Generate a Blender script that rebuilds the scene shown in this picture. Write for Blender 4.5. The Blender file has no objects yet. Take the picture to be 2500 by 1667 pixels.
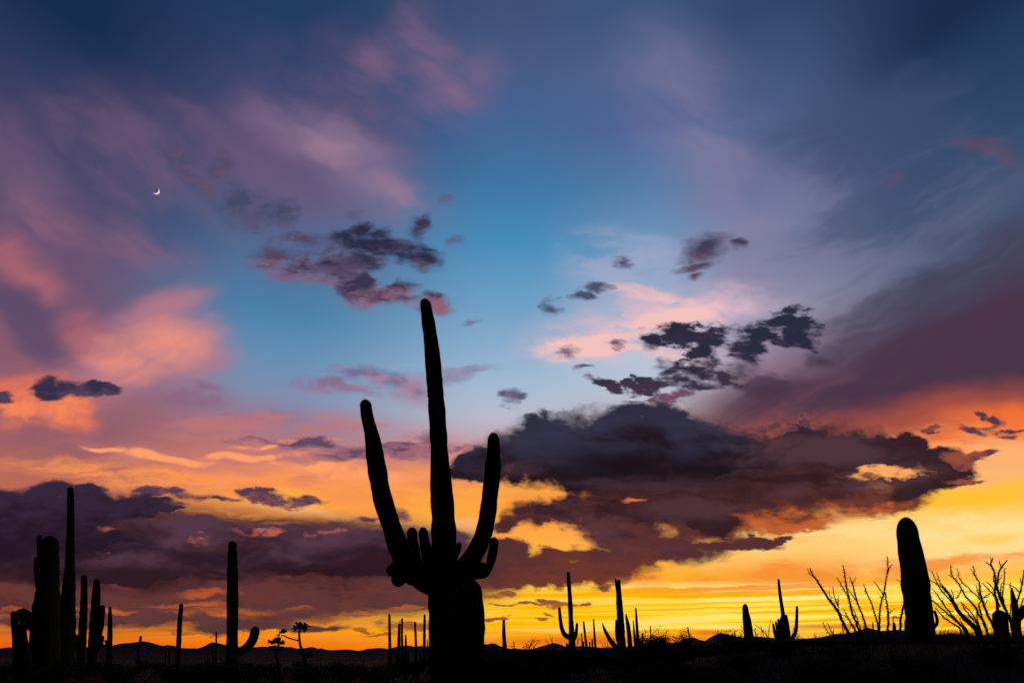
import bpy, bmesh, math, random
from math import radians as R
from mathutils import Vector, Matrix, noise as mnoise

random.seed(7)
scn = bpy.context.scene
col = scn.collection

# ------------------------------------------------------------------ camera
W, H, F = 2500.0, 1667.0, 1390.0          # photograph size and focal length in its pixels
TILT = R(6.0)
HORIZON = 1612.0
CY = HORIZON - F * math.tan(TILT)
CAM = Vector((0.0, 0.0, 0.6))
cd = bpy.data.cameras.new('camera')
cd.sensor_width = 36.0
cd.lens = 36.0 * F / W
cd.shift_y = (CY - H / 2) / W
cd.clip_start = 0.05
cd.clip_end = 60000
cam = bpy.data.objects.new('camera', cd)
cam.location = CAM
cam.rotation_euler = (R(90) + TILT, 0, 0)
col.objects.link(cam)
scn.camera = cam
CT, ST = math.cos(TILT), math.sin(TILT)


def direction(px, py):
    """direction in the world of a point of the photograph (unit depth along +Y)"""
    a, b = (px - W / 2) / F, (CY - py) / F
    y, z = CT - b * ST, ST + b * CT
    return Vector((a / y, 1.0, z / y))


def at(px, py, D):
    return CAM + direction(px, py) * D


# ------------------------------------------------------------------ view
vs = scn.view_settings
vs.view_transform = 'Standard'
vs.look = 'None'
vs.exposure = 0.0
vs.gamma = 1.0
vs.use_curve_mapping = False


def lin(c):
    def f(v):
        v = v / 255.0
        return v / 12.92 if v <= 0.04045 else ((v + 0.055) / 1.055) ** 2.4
    return (f(c[0]), f(c[1]), f(c[2]), 1.0)


# ------------------------------------------------------------------ world: the dusk sky
world = bpy.data.worlds.new('World')
scn.world = world
world.use_nodes = True
wt = world.node_tree
wt.nodes.clear()
WN, WL = wt.nodes, wt.links
SUN_AZ, SUN_EL = R(31), R(0.6)


def put(sock, v):
    if hasattr(v, 'is_linked'):
        WL.new(v, sock)
    elif v is not None:
        if sock.type == 'RGBA' and len(v) == 3:
            v = (*v, 1.0)
        sock.default_value = v


def M(op, a, b=None, c=None, clamp=False):
    n = WN.new('ShaderNodeMath')
    n.operation = op
    n.use_clamp = clamp
    for i, v in enumerate((a, b, c)):
        if v is not None:
            put(n.inputs[i], v)
    return n.outputs[0]


def V(op, a, b=None, scale=None):
    n = WN.new('ShaderNodeVectorMath')
    n.operation = op
    put(n.inputs[0], a)
    if b is not None:
        put(n.inputs[1], b)
    if scale is not None:
        put(n.inputs['Scale'], scale)
    return n.outputs[0]


def comb(x, y, z):
    n = WN.new('ShaderNodeCombineXYZ')
    for i, v in enumerate((x, y, z)):
        put(n.inputs[i], v)
    return n.outputs[0]


def sstep(v, lo, hi, a=0.0, b=1.0):
    n = WN.new('ShaderNodeMapRange')
    n.interpolation_type = 'SMOOTHSTEP'
    for i, x in enumerate((v, lo, hi, a, b)):
        put(n.inputs[i], x)
    return n.outputs[0]


def lstep(v, lo, hi, a=0.0, b=1.0):
    n = WN.new('ShaderNodeMapRange')
    for i, x in enumerate((v, lo, hi, a, b)):
        put(n.inputs[i], x)
    return n.outputs[0]


def mix(f, a, b):
    n = WN.new('ShaderNodeMix')
    n.data_type = 'RGBA'
    put(n.inputs[0], f)
    put(n.inputs[6], a)
    put(n.inputs[7], b)
    return n.outputs[2]


def noise(vec, scale, detail=4.0, rough=0.55, dist=0.0, color=False, lac=2.0, dims='2D'):
    n = WN.new('ShaderNodeTexNoise')
    n.noise_dimensions = dims
    put(n.inputs['Vector'], vec)
    n.inputs['Scale'].default_value = scale
    n.inputs['Detail'].default_value = detail
    n.inputs['Roughness'].default_value = rough
    n.inputs['Lacunarity'].default_value = lac
    n.inputs['Distortion'].default_value = dist
    return n.outputs['Color' if color else 'Fac']


def ramp(v, stops):
    n = WN.new('ShaderNodeValToRGB')
    cr = n.color_ramp
    cr.interpolation = 'LINEAR'
    stops = sorted(stops, key=lambda q: q[0])
    while len(cr.elements) < len(stops):
        cr.elements.new(0.5)
    for e, (p, c) in zip(cr.elements, stops):
        e.position = p
        e.color = c
    put(n.inputs[0], v)
    return n.outputs[0]


def mapping(vec, loc, rot, scale, kind='TEXTURE'):
    n = WN.new('ShaderNodeMapping')
    n.vector_type = kind
    put(n.inputs[0], vec)
    n.inputs['Location'].default_value = loc
    n.inputs['Rotation'].default_value = (0, 0, rot)
    n.inputs['Scale'].default_value = scale
    return n.outputs[0]


def grad(vec):
    n = WN.new('ShaderNodeTexGradient')
    n.gradient_type = 'SPHERICAL'
    put(n.inputs[0], vec)
    return n.outputs['Fac']


tc = WN.new('ShaderNodeTexCoord')
DIR = tc.outputs['Generated']
sep = WN.new('ShaderNodeSeparateXYZ')
put(sep.inputs[0], DIR)
DX, DY, DZ = sep.outputs
EL = M('DIVIDE', M('ARCSINE', DZ), math.pi / 2)                # elevation, 1 = zenith
AZ = M('ARCTAN2', DX, DY)                                     # azimuth from the sunset view axis
yc = M('MAXIMUM', DY, 0.08)
behind = M('LESS_THAN', DY, 0.08)
S = M('ADD', M('DIVIDE', DX, yc), M('MULTIPLY', behind, 60.0))
T = M('DIVIDE', DZ, yc)
P = comb(S, T, 0.0)


def st(px, py):
    d = direction(px, py)
    return d.x, d.z


def el_of(px, py):
    d = direction(px, py).normalized()
    return math.asin(d.z) / (math.pi / 2)


def az_of(px, py):
    d = direction(px, py)
    return math.atan2(d.x, d.y)


# clear sky and high veil: one elevation ramp for each of seven azimuths
ROWS = [0, 150, 300, 450, 600, 750, 850, 950, 1020, 1080, 1150, 1220, 1290, 1350, 1400, 1450, 1520, 1560, 1612]
COLS = {
    100: [(22, 45, 80), (42, 56, 92), (66, 64, 98), (80, 72, 106), (104, 80, 112), (110, 82, 110), (135, 88, 108), (142, 92, 108),
          (132, 88, 106), (150, 94, 102), (180, 105, 92), (190, 105, 80), (165, 92, 84), (120, 60, 56), (150, 68, 44), (210, 94, 34),
          (245, 125, 28), (228, 104, 22), (200, 80, 20)],
    650: [(34, 60, 98), (50, 66, 106), (76, 76, 114), (98, 88, 124), (78, 108, 148), (74, 128, 170), (98, 142, 180), (124, 142, 175),
          (148, 122, 148), (182, 118, 122), (228, 130, 98), (252, 154, 74), (244, 156, 80), (235, 150, 70), (225, 130, 50), (238, 138, 36),
          (252, 142, 20), (244, 126, 16), (220, 100, 16)],
    1250: [(62, 80, 120), (72, 90, 132), (68, 100, 148), (64, 118, 164), (72, 142, 186), (112, 160, 197), (140, 174, 204), (166, 188, 210),
           (186, 186, 202), (200, 164, 172), (232, 144, 104), (252, 152, 66), (255, 162, 64), (255, 178, 64), (255, 188, 45), (255, 190, 12),
           (255, 192, 4), (250, 152, 16), (240, 126, 16)],
    1600: [(60, 84, 124), (80, 98, 140), (80, 100, 150), (84, 124, 168), (110, 150, 188), (160, 178, 204), (180, 196, 216), (186, 192, 208),
           (190, 170, 178), (215, 160, 130), (255, 158, 70), (255, 150, 44), (255, 176, 84), (255, 180, 76), (255, 180, 50), (255, 205, 30),
           (255, 208, 10), (252, 160, 16), (242, 130, 16)],
    1900: [(52, 72, 110), (66, 86, 126), (80, 98, 140), (100, 110, 150), (130, 140, 176), (165, 160, 184), (150, 132, 156), (130, 92, 108),
           (150, 84, 82), (215, 110, 72), (240, 140, 75), (250, 160, 70), (255, 190, 96), (255, 200, 108), (252, 154, 50), (255, 215, 60),
           (255, 222, 50), (252, 165, 18), (242, 132, 16)],
    2400: [(26, 46, 76), (38, 62, 94), (46, 72, 104), (62, 82, 112), (72, 86, 116), (84, 78, 104), (74, 50, 70), (110, 60, 64),
           (235, 112, 58), (255, 165, 104), (255, 188, 112), (255, 194, 56), (255, 216, 130), (255, 222, 146), (255, 186, 66), (255, 218, 60),
           (255, 218, 40), (250, 164, 18), (240, 130, 16)],
}
BACK = [(0.0, lin((34, 27, 40))), (0.08, lin((30, 27, 44))), (0.25, lin((20, 24, 44))), (0.6, lin((14, 24, 46))), (1.0, lin((15, 30, 56)))]
xs = sorted(COLS)
base = None
for i, x in enumerate(xs):
    stops = [(el_of(x, r), lin(c)) for r, c in zip(ROWS, COLS[x])]
    stops += [(0.8, lin((24, 48, 84))), (1.0, lin((15, 32, 60)))]
    c = ramp(EL, stops)
    if base is None:
        base = c
    else:
        base = mix(sstep(AZ, az_of(xs[i - 1], 1300), az_of(x, 1300)), base, c)
back = ramp(EL, BACK)
base = mix(sstep(M('ABSOLUTE', AZ), R(44), R(100)), base, back)
# a little of the physical sky under it: the sun a touch above the hills, right of the view axis
sky = WN.new('ShaderNodeTexSky')
sky.sky_type = 'NISHITA'
sky.sun_disc = False
sky.sun_elevation = SUN_EL
sky.sun_rotation = SUN_AZ
sky.altitude = 800
nish = V('SCALE', sky.outputs[0], scale=0.0005)

# ---- noise fields shared by the clouds (each spread to about 0..1)
def spread(n, k=3.2):
    return M('MULTIPLY_ADD', M('SUBTRACT', n, 0.5), k, 0.5)


def centred(vec, scale, detail, rough, amount):
    return V('SCALE', V('SUBTRACT', noise(vec, scale, detail, rough, color=True), (0.5, 0.5, 0.5)), scale=amount)


Pst = mapping(P, (0, 0, 0), R(-2), (2.2, 1.0, 1.0))               # stretched level
wbig = centred(Pst, 5.0, 4, 0.55, 0.13)
wmid = centred(Pst, 17.0, 5, 0.6, 0.05)
Psoft = V('ADD', P, wbig)
Phard = V('ADD', P, wmid)
nA = spread(noise(V('ADD', Pst, wmid), 16.0, 7, 0.57))        # billows about 100 px
nB = spread(noise(V('ADD', Pst, (3.1, 7.7, 0.0)), 46.0, 5, 0.6))      # fine
fibC = noise(mapping(Psoft, (0, 0, 0), R(-40), (5.5, 0.55, 1.0)), 13.0, 4, 0.6)
fibD = noise(mapping(Psoft, (0, 0, 0), R(27), (6.0, 0.5, 1.0)), 13.0, 4, 0.6)
nC = M('ADD', spread(noise(mapping(Psoft, (0, 0, 0), R(-38), (2.2, 1.0, 1.0)), 6.0, 6, 0.56), 2.6), M('MULTIPLY', M('SUBTRACT', fibC, 0.5), 0.45))   # cirrus, falling to the right
nD = M('ADD', spread(noise(mapping(Psoft, (0, 0, 0), R(26), (2.6, 0.9, 1.0)), 6.0, 6, 0.56), 2.6), M('MULTIPLY', M('SUBTRACT', fibD, 0.5), 0.8))    # cirrus, rising to the right
nS = spread(noise(mapping(V('ADD', P, V('SCALE', wmid, scale=0.22)), (0, 0, 0), R(1.6), (0.9, 0.016, 1.0)), 1.9, 3, 0.5))     # level bands
nT = spread(noise(mapping(Phard, (0, 0, 0), R(1.0), (0.42, 0.07, 1.0)), 2.6, 5, 0.62))  # shorter level streaks
nL = M('MULTIPLY', M('ABSOLUTE', M('SUBTRACT', noise(V('ADD', Phard, (9.2, 4.4, 0.0)), 22.0, 5, 0.5), 0.5)), 4.4)   # rounded heads with creases between
nE = M('ADD', M('ADD', M('MULTIPLY', nA, 0.45), M('MULTIPLY', nL, 0.38)), M('MULTIPLY', nB, 0.17))
nW = noise(V('ADD', P, (5.0, 1.0, 0.0)), 9.0, 3, 0.5)          # where edges are crisp, where they fray
fray = lstep(nW, 0.36, 0.64, 0.0, 0.55)


def blob(vec, b):
    px, py, rx, ry = b[:4]
    rot = b[4] if len(b) > 4 else 0.0
    s, t = st(px, py)
    s2, _ = st(px + 1, py)
    _, t2 = st(px, py - 1)
    k1, k2 = (s2 - s), (t2 - t)
    return grad(mapping(vec, (s, t, 0), R(-rot), (rx * k1, ry * k2, 1.0)))


def field(vec, blobs, solid=1.0):
    f = None
    for b in blobs:
        g = blob(vec, b)
        f = g if f is None else M('MAXIMUM', f, g)
    return f if solid == 1.0 else M('MULTIPLY', f, solid)


LAYERS = []                                                   # (bounding box in s, t; node group that lays it over the sky; its fields)


def bbox(blobs, margin):
    c = []
    for b in blobs:
        rot = R(b[4]) if len(b) > 4 else 0.0
        ex = math.hypot(b[2] * math.cos(rot), b[3] * math.sin(rot))
        ey = math.hypot(b[2] * math.sin(rot), b[3] * math.cos(rot))
        for dx, dy in ((-1, -1), (1, -1), (-1, 1), (1, 1)):
            c.append(st(b[0] + dx * ex, b[1] + dy * ey))
    return (min(p[0] for p in c) - margin, max(p[0] for p in c) + margin, min(p[1] for p in c) - margin, max(p[1] for p in c) + margin)


def layer(box, build, vec, n, n2):
    """wrap one cloud layer in a node group"""
    global WN, WL
    g = bpy.data.node_groups.new('cloud layer', 'ShaderNodeTree')
    for nm, ty in (('Sky', 'NodeSocketColor'), ('Vector', 'NodeSocketVector'), ('N', 'NodeSocketFloat'), ('N2', 'NodeSocketFloat'), ('T', 'NodeSocketFloat'), ('Fray', 'NodeSocketFloat')):
        g.interface.new_socket(nm, in_out='INPUT', socket_type=ty)
    g.interface.new_socket('Sky', in_out='OUTPUT', socket_type='NodeSocketColor')
    keep = WN, WL
    WN, WL = g.nodes, g.links
    gi, go = WN.new('NodeGroupInput'), WN.new('NodeGroupOutput')
    WL.new(build(*gi.outputs[:6]), go.inputs[0])
    WN, WL = keep
    LAYERS.append((box, g, vec, n, n2))


def soft(blobs, colour, op, n=None, amp=0.0, lo=0.02, hi=0.95, vec='soft'):
    """a veil without an outline"""
    def build(sky_c, v, N, N2, T_, fr):
        f = field(v, blobs)
        k = M('MULTIPLY_ADD', M('SUBTRACT', N, 0.5), amp, 1.0)
        f = M('MULTIPLY', f, M('MAXIMUM', k, 0.0))
        return mix(M('MULTIPLY', sstep(f, lo, hi), op), sky_c, lin(colour))
    layer(bbox(blobs, 0.07), build, vec, n, n)


def cloud(blobs, top, bot, y0, y1, edge=None, amp=0.55, lo=0.14, hi=0.42, n=None, n2=None, shade=1.3, op=1.0, vec='hard', esoft=0.3, x=1250, solid=1.0):
    """a cloud with its own outline: union of ellipses broken up by noise"""
    def build(sky_c, v, N, N2, T_, fr):
        f0 = field(v, [(b[0], b[1], b[2] * 1.08, b[3] * 1.08, *b[4:]) for b in blobs], solid)
        f = M('ADD', f0, M('MULTIPLY', M('SUBTRACT', N, 0.5), M('MULTIPLY', sstep(f0, 0.0, 0.12), amp)))
        a = sstep(f, lo - 0.05, M('ADD', fr, hi * 0.95), 0.0, op)
        t0, t1 = st(x, y1)[1], st(x, y0)[1]
        g = M('ADD', lstep(T_, t0, t1), M('MULTIPLY', M('SUBTRACT', N2, 0.5), shade), clamp=True)
        c = mix(sstep(g, 0.0, 1.0), lin(bot), lin(top))
        if edge:
            c = mix(lstep(f, lo, lo + esoft, 0.35, 1.0), lin(edge), c)
        return mix(a, sky_c, c)
    layer(bbox(blobs, 0.04), build, vec, n or nE, n2 or nB)


# ------------------------------------------------------------------ high soft clouds
# the mottled pink veil of the left and centre, then its brighter wisps
nCi = M('SUBTRACT', 1.0, nC)
nDi = M('SUBTRACT', 1.0, nD)
soft([(250, 420, 760, 330), (820, 300, 520, 330)], (112, 88, 120), 0.72, nC, 1.5, lo=0.05, hi=1.5)
soft([(300, 380, 700, 420), (900, 250, 520, 330)], (48, 72, 112), 0.28, nCi, 2.4, lo=0.2, hi=1.5)
soft([(1050, 130, 110, 260, -26), (1120, 210, 150, 140, 35), (950, 160, 110, 130)], (140, 104, 136), 0.68, nC, 1.3, lo=0.0, hi=1.3)
soft([(810, 350, 330, 90, 24), (940, 440, 260, 90, 16), (1010, 480, 160, 90)], (138, 116, 148), 0.7, nC, 1.2, lo=0.0, hi=1.3)
soft([(800, 370, 120, 46, 24), (970, 455, 130, 50, 14)], (168, 128, 150), 0.5, nC, 1.2, hi=1.2)
soft([(360, 580, 300, 150, 12), (110, 560, 260, 110, 25), (380, 520, 90, 140)], (136, 96, 122), 0.7, nC, 1.9, lo=0.0, hi=1.4)
soft([(80, 690, 300, 80, 48), (190, 850, 190, 90, 55)], (176, 102, 112), 0.85, nD, 0.8, lo=0, hi=1.2)
soft([(60, 790, 70, 230, -32)], (88, 74, 106), 0.8, nC, 0.5, hi=0.7)
soft([(390, 775, 230, 80, -26), (250, 920, 230, 110, -20), (410, 860, 200, 110)], (180, 120, 136), 0.9, nD, 0.9, lo=0, hi=1.15)
soft([(370, 850, 190, 66, -12), (290, 890, 140, 60)], (240, 148, 126), 0.85, nD, 1.4, lo=0, hi=1.3)
soft([(60, 985, 220, 80), (140, 1005, 140, 80)], (228, 116, 90), 0.92, nA, 1.5, lo=0, hi=1.1)
soft([(150, 1000, 100, 44), (60, 1000, 100, 30)], (252, 138, 86), 0.9, nE, 1.6, lo=0, hi=1.1)
soft([(440, 950, 80, 26), (510, 970, 80, 22), (600, 1010, 150, 26), (480, 930, 80, 16, 20), (820, 950, 200, 18, -4)], (142, 100, 130), 0.8, nE, 1.6)
# upper right: lilac streak, slate veil, the dark mauve sheet with its burning lower edge
soft([(1720, 330, 240, 460, -20), (1880, 580, 380, 260, -30)], (142, 130, 162), 0.6, nC, 0.8, lo=0.0, hi=1.3)
soft([(2150, 580, 620, 220, -26), (2150, 330, 480, 200, -22)], (62, 78, 110), 0.7, nD, 1.7, lo=0.1, hi=1.1)
soft([(2150, 520, 560, 260, -26)], (106, 110, 142), 0.5, nDi, 1.9, lo=0.15, hi=1.1)
soft([(2420, 650, 480, 160, -20), (2250, 720, 480, 110, -26)], (70, 66, 90), 0.9, nD, 1.3, hi=1.0)
soft([(2420, 880, 800, 210, -14), (2050, 985, 560, 130, -8), (2500, 830, 480, 200, -18)], (74, 52, 72), 0.97, nD, 0.85, lo=0.03, hi=0.8)
soft([(2250, 1030, 640, 86, -8), (1950, 1062, 420, 56, -4)], (168, 80, 66), 0.9, nD, 0.4, lo=0, hi=1.0)
soft([(2540, 1022, 460, 56, -9), (2260, 1074, 330, 34, -8)], (250, 116, 52), 0.95, nD, 0.3)
soft([(2400, 368, 130, 38, 6), (2470, 400, 70, 40, 40)], (104, 74, 98), 0.6, nA, 1.2)
soft([(2170, 460, 44, 28, -30)], (88, 78, 108), 0.7, nA, 0.6)
# bright pink veil in the middle
soft([(1490, 790, 290, 90, -8), (1640, 745, 400, 70, -4), (1580, 850, 280, 60)], (218, 184, 198), 0.9, nA, 1.2)
soft([(1450, 810, 180, 46, -10), (1620, 760, 160, 34, -12), (1580, 710, 140, 24, 4), (1520, 845, 170, 26, 10), (1420, 820, 110, 30, -20)], (244, 194, 190), 0.95, nA, 1.6, hi=0.7)
soft([(1520, 640, 220, 120)], (168, 172, 200), 0.6, nA, 1.4)
# lower left: streaked sunset bands
soft([(460, 1170, 560, 70, 4), (820, 1165, 380, 70)], (255, 152, 82), 0.8, nT, 1.7, hi=1.0)
soft([(520, 1110, 480, 60, 3), (980, 1085, 260, 70), (700, 1030, 420, 50)], (190, 118, 118), 0.75, nT, 1.8)
soft([(400, 1108, 190, 22, 7), (260, 1094, 90, 11, 2), (640, 1112, 180, 20, 6), (560, 1094, 70, 13), (760, 1145, 180, 24, 3), (700, 1072, 150, 10), (900, 1160, 200, 26)], (255, 160, 104), 0.98, nE, 1.5, hi=0.7)
soft([(640, 1235, 330, 46, 3), (1040, 1230, 380, 70), (1250, 1190, 220, 70)], (255, 176, 60), 0.6, nT, 1.5)
soft([(800, 1270, 330, 26, 2), (1060, 1290, 260, 44)], (250, 186, 124), 0.75, nT, 1.2)
# lower right: pale glow and level streaks
soft([(2200, 1110, 480, 80, -4), (2480, 1130, 300, 100)], (255, 176, 112), 0.85, nT, 0.8)
soft([(2340, 1215, 460, 48, -3), (2490, 1340, 220, 28, -2), (2200, 1180, 180, 28), (2420, 1290, 130, 16, -6)], (255, 194, 40), 0.75, nT, 1.5, lo=0, hi=1.2)
soft([(2050, 1310, 480, 66, -2), (2330, 1300, 380, 70)], (255, 230, 160), 0.6, nT, 1.4)
soft([(1960, 1412, 480, 38, 2), (1640, 1400, 300, 46), (2260, 1405, 480, 28, -3)], (246, 140, 48), 0.85, nT, 1.3, hi=0.9)


def streaks(sky_c, v, N, N2, T_, fr):
    se = WN.new('ShaderNodeSeparateXYZ')
    put(se.inputs[0], v)
    s_ = se.outputs[0]
    band = M('MULTIPLY', sstep(T_, st(1250, 1585)[1], st(1250, 1540)[1]), sstep(T_, st(1250, 1405)[1], st(1250, 1440)[1]))
    pale = M('MULTIPLY', M('MULTIPLY', band, lstep(s_, st(1000, 1500)[0], st(1900, 1500)[0], 0.1, 1.0)), sstep(N, 0.35, 1.05))
    c = mix(M('MULTIPLY', pale, 0.72), sky_c, lin((255, 240, 150)))
    deep = M('MULTIPLY', M('MULTIPLY', band, lstep(s_, st(500, 1500)[0], st(1400, 1500)[0], 0.3, 1.0)), sstep(N, 0.46, 0.1))
    return mix(M('MULTIPLY', deep, 0.85), c, lin((255, 170, 0)))


layer((-9, 9, st(1250, 1595)[1], st(1250, 1400)[1]), streaks, 'plain', nS, nS)

# ------------------------------------------------------------------ dark lower clouds
# grey wisps upper left
cloud([(620, 520, 120, 80, 10), (690, 520, 46, 70), (590, 500, 70, 60)], (64, 70, 100), (86, 78, 112), 470, 590, amp=0.6, lo=0.08, hi=0.7, op=0.85)
cloud([(460, 420, 30, 100, -38), (495, 450, 24, 60, -38), (535, 405, 36, 50)], (80, 74, 104), (98, 78, 106), 370, 470, amp=0.4, lo=0.08, hi=0.6, op=0.85, solid=1.3)
# cumulus scraps in the blue
cloud([(660, 630, 90, 60), (730, 590, 70, 32), (760, 650, 150, 50), (830, 640, 120, 70), (700, 670, 110, 36), (780, 680, 90, 30)], (80, 66, 94), (124, 96, 126), 590, 690, edge=(116, 104, 142), lo=0.08, hi=0.75, shade=0.9)
cloud([(940, 602, 160, 46, 10), (830, 645, 150, 38, -6), (890, 568, 46, 34), (1020, 632, 80, 30, 14), (930, 572, 60, 22)], (42, 44, 70), (84, 70, 100), 585, 690, edge=(92, 90, 126), lo=0.10, hi=0.62, shade=0.8, solid=1.25, amp=0.6)
cloud([(1018, 562, 36, 50, 35), (990, 585, 30, 20)], (54, 54, 80), (78, 70, 102), 540, 590, lo=0.14, hi=0.5, amp=0.5)
cloud([(880, 712, 80, 50, 25), (960, 732, 150, 34, 6), (990, 710, 66, 40, -20), (1060, 738, 66, 36, 15)], (58, 52, 80), (140, 98, 122), 690, 760, edge=(124, 104, 140), lo=0.10, hi=0.6, shade=0.7, solid=1.2)
cloud([(1110, 590, 30, 22), (1080, 485, 40, 18), (1157, 786, 30, 14), (870, 522, 30, 14)], (88, 88, 124), (110, 100, 136), 480, 790, lo=0.10, hi=0.7, op=0.7)
cloud([(1720, 605, 86, 42, -24), (1705, 655, 76, 22, -16), (1790, 600, 26, 20, -30), (1712, 680, 26, 16, -30)], (66, 62, 90), (94, 76, 100), 570, 680, edge=(134, 132, 166), lo=0.08, hi=0.7, shade=0.7, solid=1.2)
cloud([(1345, 748, 38, 30, -30), (1460, 703, 46, 17, -6), (1435, 727, 48, 15), (1525, 640, 40, 20, -10), (1383, 861, 40, 19, -4), (1425, 898, 30, 10, -8), (1505, 844, 40, 15), (1585, 838, 36, 17), (1610, 885, 28, 24), (1255, 965, 40, 28, -18), (1438, 920, 14, 14), (1550, 980, 40, 8)],
              (64, 60, 90), (100, 86, 118), 640, 980, edge=(140, 138, 172), lo=0.10, hi=0.75, n=nB, amp=0.6, op=0.9)
cloud([(1660, 818, 100, 36, 8), (1730, 822, 66, 38), (1600, 820, 40, 20), (1850, 812, 90, 44, -10), (1940, 800, 76, 50), (1900, 782, 70, 40, -30), (1960, 830, 70, 40), (1820, 852, 70, 40), (1715, 860, 54, 32), (1725, 898, 72, 34, 8), (1770, 915, 60, 20, 20),
                      (1650, 922, 96, 38, -8), (1580, 935, 50, 28, 20), (1700, 940, 90, 22), (1535, 942, 42, 20), (1480, 940, 54, 16, 8), (1920, 842, 70, 24)],
              (40, 42, 62), (64, 50, 70), 780, 960, edge=(100, 90, 120), lo=0.12, hi=0.55, amp=0.8, shade=0.9, solid=1.35, n=nB)
cloud([(1860, 940, 90, 44, 20), (1800, 900, 60, 30), (2000, 880, 60, 24)], (66, 52, 72), (74, 50, 66), 900, 970, lo=0.1, hi=0.7, amp=0.5, op=0.8)
cloud([(1620, 985, 60, 34, -30), (1660, 965, 70, 18, -8), (1590, 1000, 30, 36)], (104, 76, 98), (150, 110, 126), 955, 1010, edge=(190, 160, 175), lo=0.12, hi=0.6, n=nB, amp=0.6)
# left: small cumulus over the orange patch, scraps and streaks
cloud([(150, 952, 80, 28), (115, 943, 40, 26), (220, 958, 80, 24), (10, 966, 36, 20)], (54, 46, 70), (82, 60, 86), 930, 985, edge=(130, 92, 112), lo=0.08, hi=0.55, amp=0.4, solid=1.7, n=nB)
cloud([(760, 1082, 230, 18, 2), (860, 1098, 110, 30, 3), (800, 1112, 130, 20), (970, 1095, 150, 30), (1045, 1095, 50, 44)], (96, 72, 98), (156, 100, 114), 1065, 1130, edge=(180, 120, 130), lo=0.10, hi=0.6, n=nT, amp=0.5)
cloud([(390, 1202, 84, 16), (455, 1212, 76, 17), (540, 1216, 70, 9, 6), (660, 1216, 96, 18, 6), (745, 1222, 66, 12, 2), (612, 1204, 34, 8), (440, 1236, 40, 8), (895, 1264, 34, 11, -12), (972, 1250, 30, 20)], (86, 58, 80), (132, 76, 78), 1190, 1240, edge=(180, 104, 90), lo=0.08, hi=0.7, n=nB, amp=0.6, solid=1.4)
cloud([(960, 932, 150, 30, 12), (1010, 950, 70, 54), (900, 920, 110, 14, 8)], (118, 104, 140), (166, 116, 144), 905, 970, lo=0.06, hi=0.6, op=0.9, n=nC, amp=0.3)
cloud([(1130, 903, 150, 14, -7), (1100, 915, 80, 26, -10), (800, 950, 180, 12, -3)], (130, 120, 156), (150, 130, 160), 890, 960, lo=0.06, hi=0.9, op=0.7, n=nT, amp=0.4)
# the bank low on the left
soft([(200, 1375, 800, 200), (760, 1390, 620, 160)], (70, 38, 46), 0.97, nT, 0.5, hi=0.4, vec='plain')
cloud([(100, 1270, 320, 84), (115, 1196, 86, 32, -6), (210, 1212, 100, 30, 14), (40, 1240, 220, 56), (280, 1240, 150, 36), (370, 1228, 60, 12), (420, 1246, 60, 9), (60, 1340, 330, 70), (300, 1330, 240, 60)],
              (54, 38, 60), (36, 22, 36), 1180, 1340, edge=(96, 58, 74), lo=0.12, hi=0.55, amp=0.6, shade=0.5, solid=1.8)
cloud([(470, 1296, 230, 40, 2), (660, 1316, 240, 44, 3), (820, 1330, 200, 50), (760, 1296, 110, 30), (960, 1330, 170, 60), (1060, 1340, 120, 60), (1100, 1312, 70, 26), (1088, 1290, 34, 20), (560, 1390, 460, 86), (860, 1390, 330, 80), (300, 1400, 380, 66)],
              (84, 54, 70), (48, 25, 35), 1270, 1410, edge=(130, 76, 82), lo=0.12, hi=0.55, amp=0.6, shade=0.8, n2=nA, solid=1.9)
cloud([(300, 1345, 280, 24), (140, 1392, 300, 34), (720, 1396, 380, 36), (520, 1362, 180, 24), (850, 1352, 180, 24)], (36, 24, 40), (44, 22, 32), 1300, 1440, lo=0.06, hi=0.9, op=0.85, n=nT, amp=0.5)
cloud([(620, 1300, 90, 12), (500, 1310, 40, 12), (800, 1300, 70, 16), (260, 1352, 70, 8), (250, 1290, 30, 14)], (226, 120, 96), (196, 104, 88), 1280, 1340, lo=0.25, hi=1.1, op=0.65, n=nB, amp=0.9)
cloud([(100, 1456, 330, 34), (420, 1466, 360, 44), (760, 1474, 330, 44), (980, 1456, 180, 54), (620, 1446, 280, 50)], (104, 54, 50), (92, 54, 54), 1420, 1500, edge=(160, 78, 52), lo=0.06, hi=0.6, n=nT, amp=0.6, op=0.95, solid=1.2)
cloud([(470, 1452, 130, 12), (450, 1478, 150, 9), (560, 1492, 200, 14), (280, 1490, 300, 10), (100, 1490, 200, 8)], (222, 100, 42), (236, 112, 40), 1440, 1500, lo=0.1, hi=1.0, op=0.6, n=nT, amp=0.8)
cloud([(180, 1518, 260, 16), (400, 1510, 200, 22), (600, 1524, 190, 22), (760, 1532, 130, 16), (40, 1516, 130, 18), (380, 1494, 60, 14), (700, 1504, 120, 16)], (96, 56, 56), (90, 52, 52), 1490, 1545, edge=(160, 80, 46), lo=0.12, hi=0.5, n=nA, amp=0.5, solid=1.5)
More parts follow.
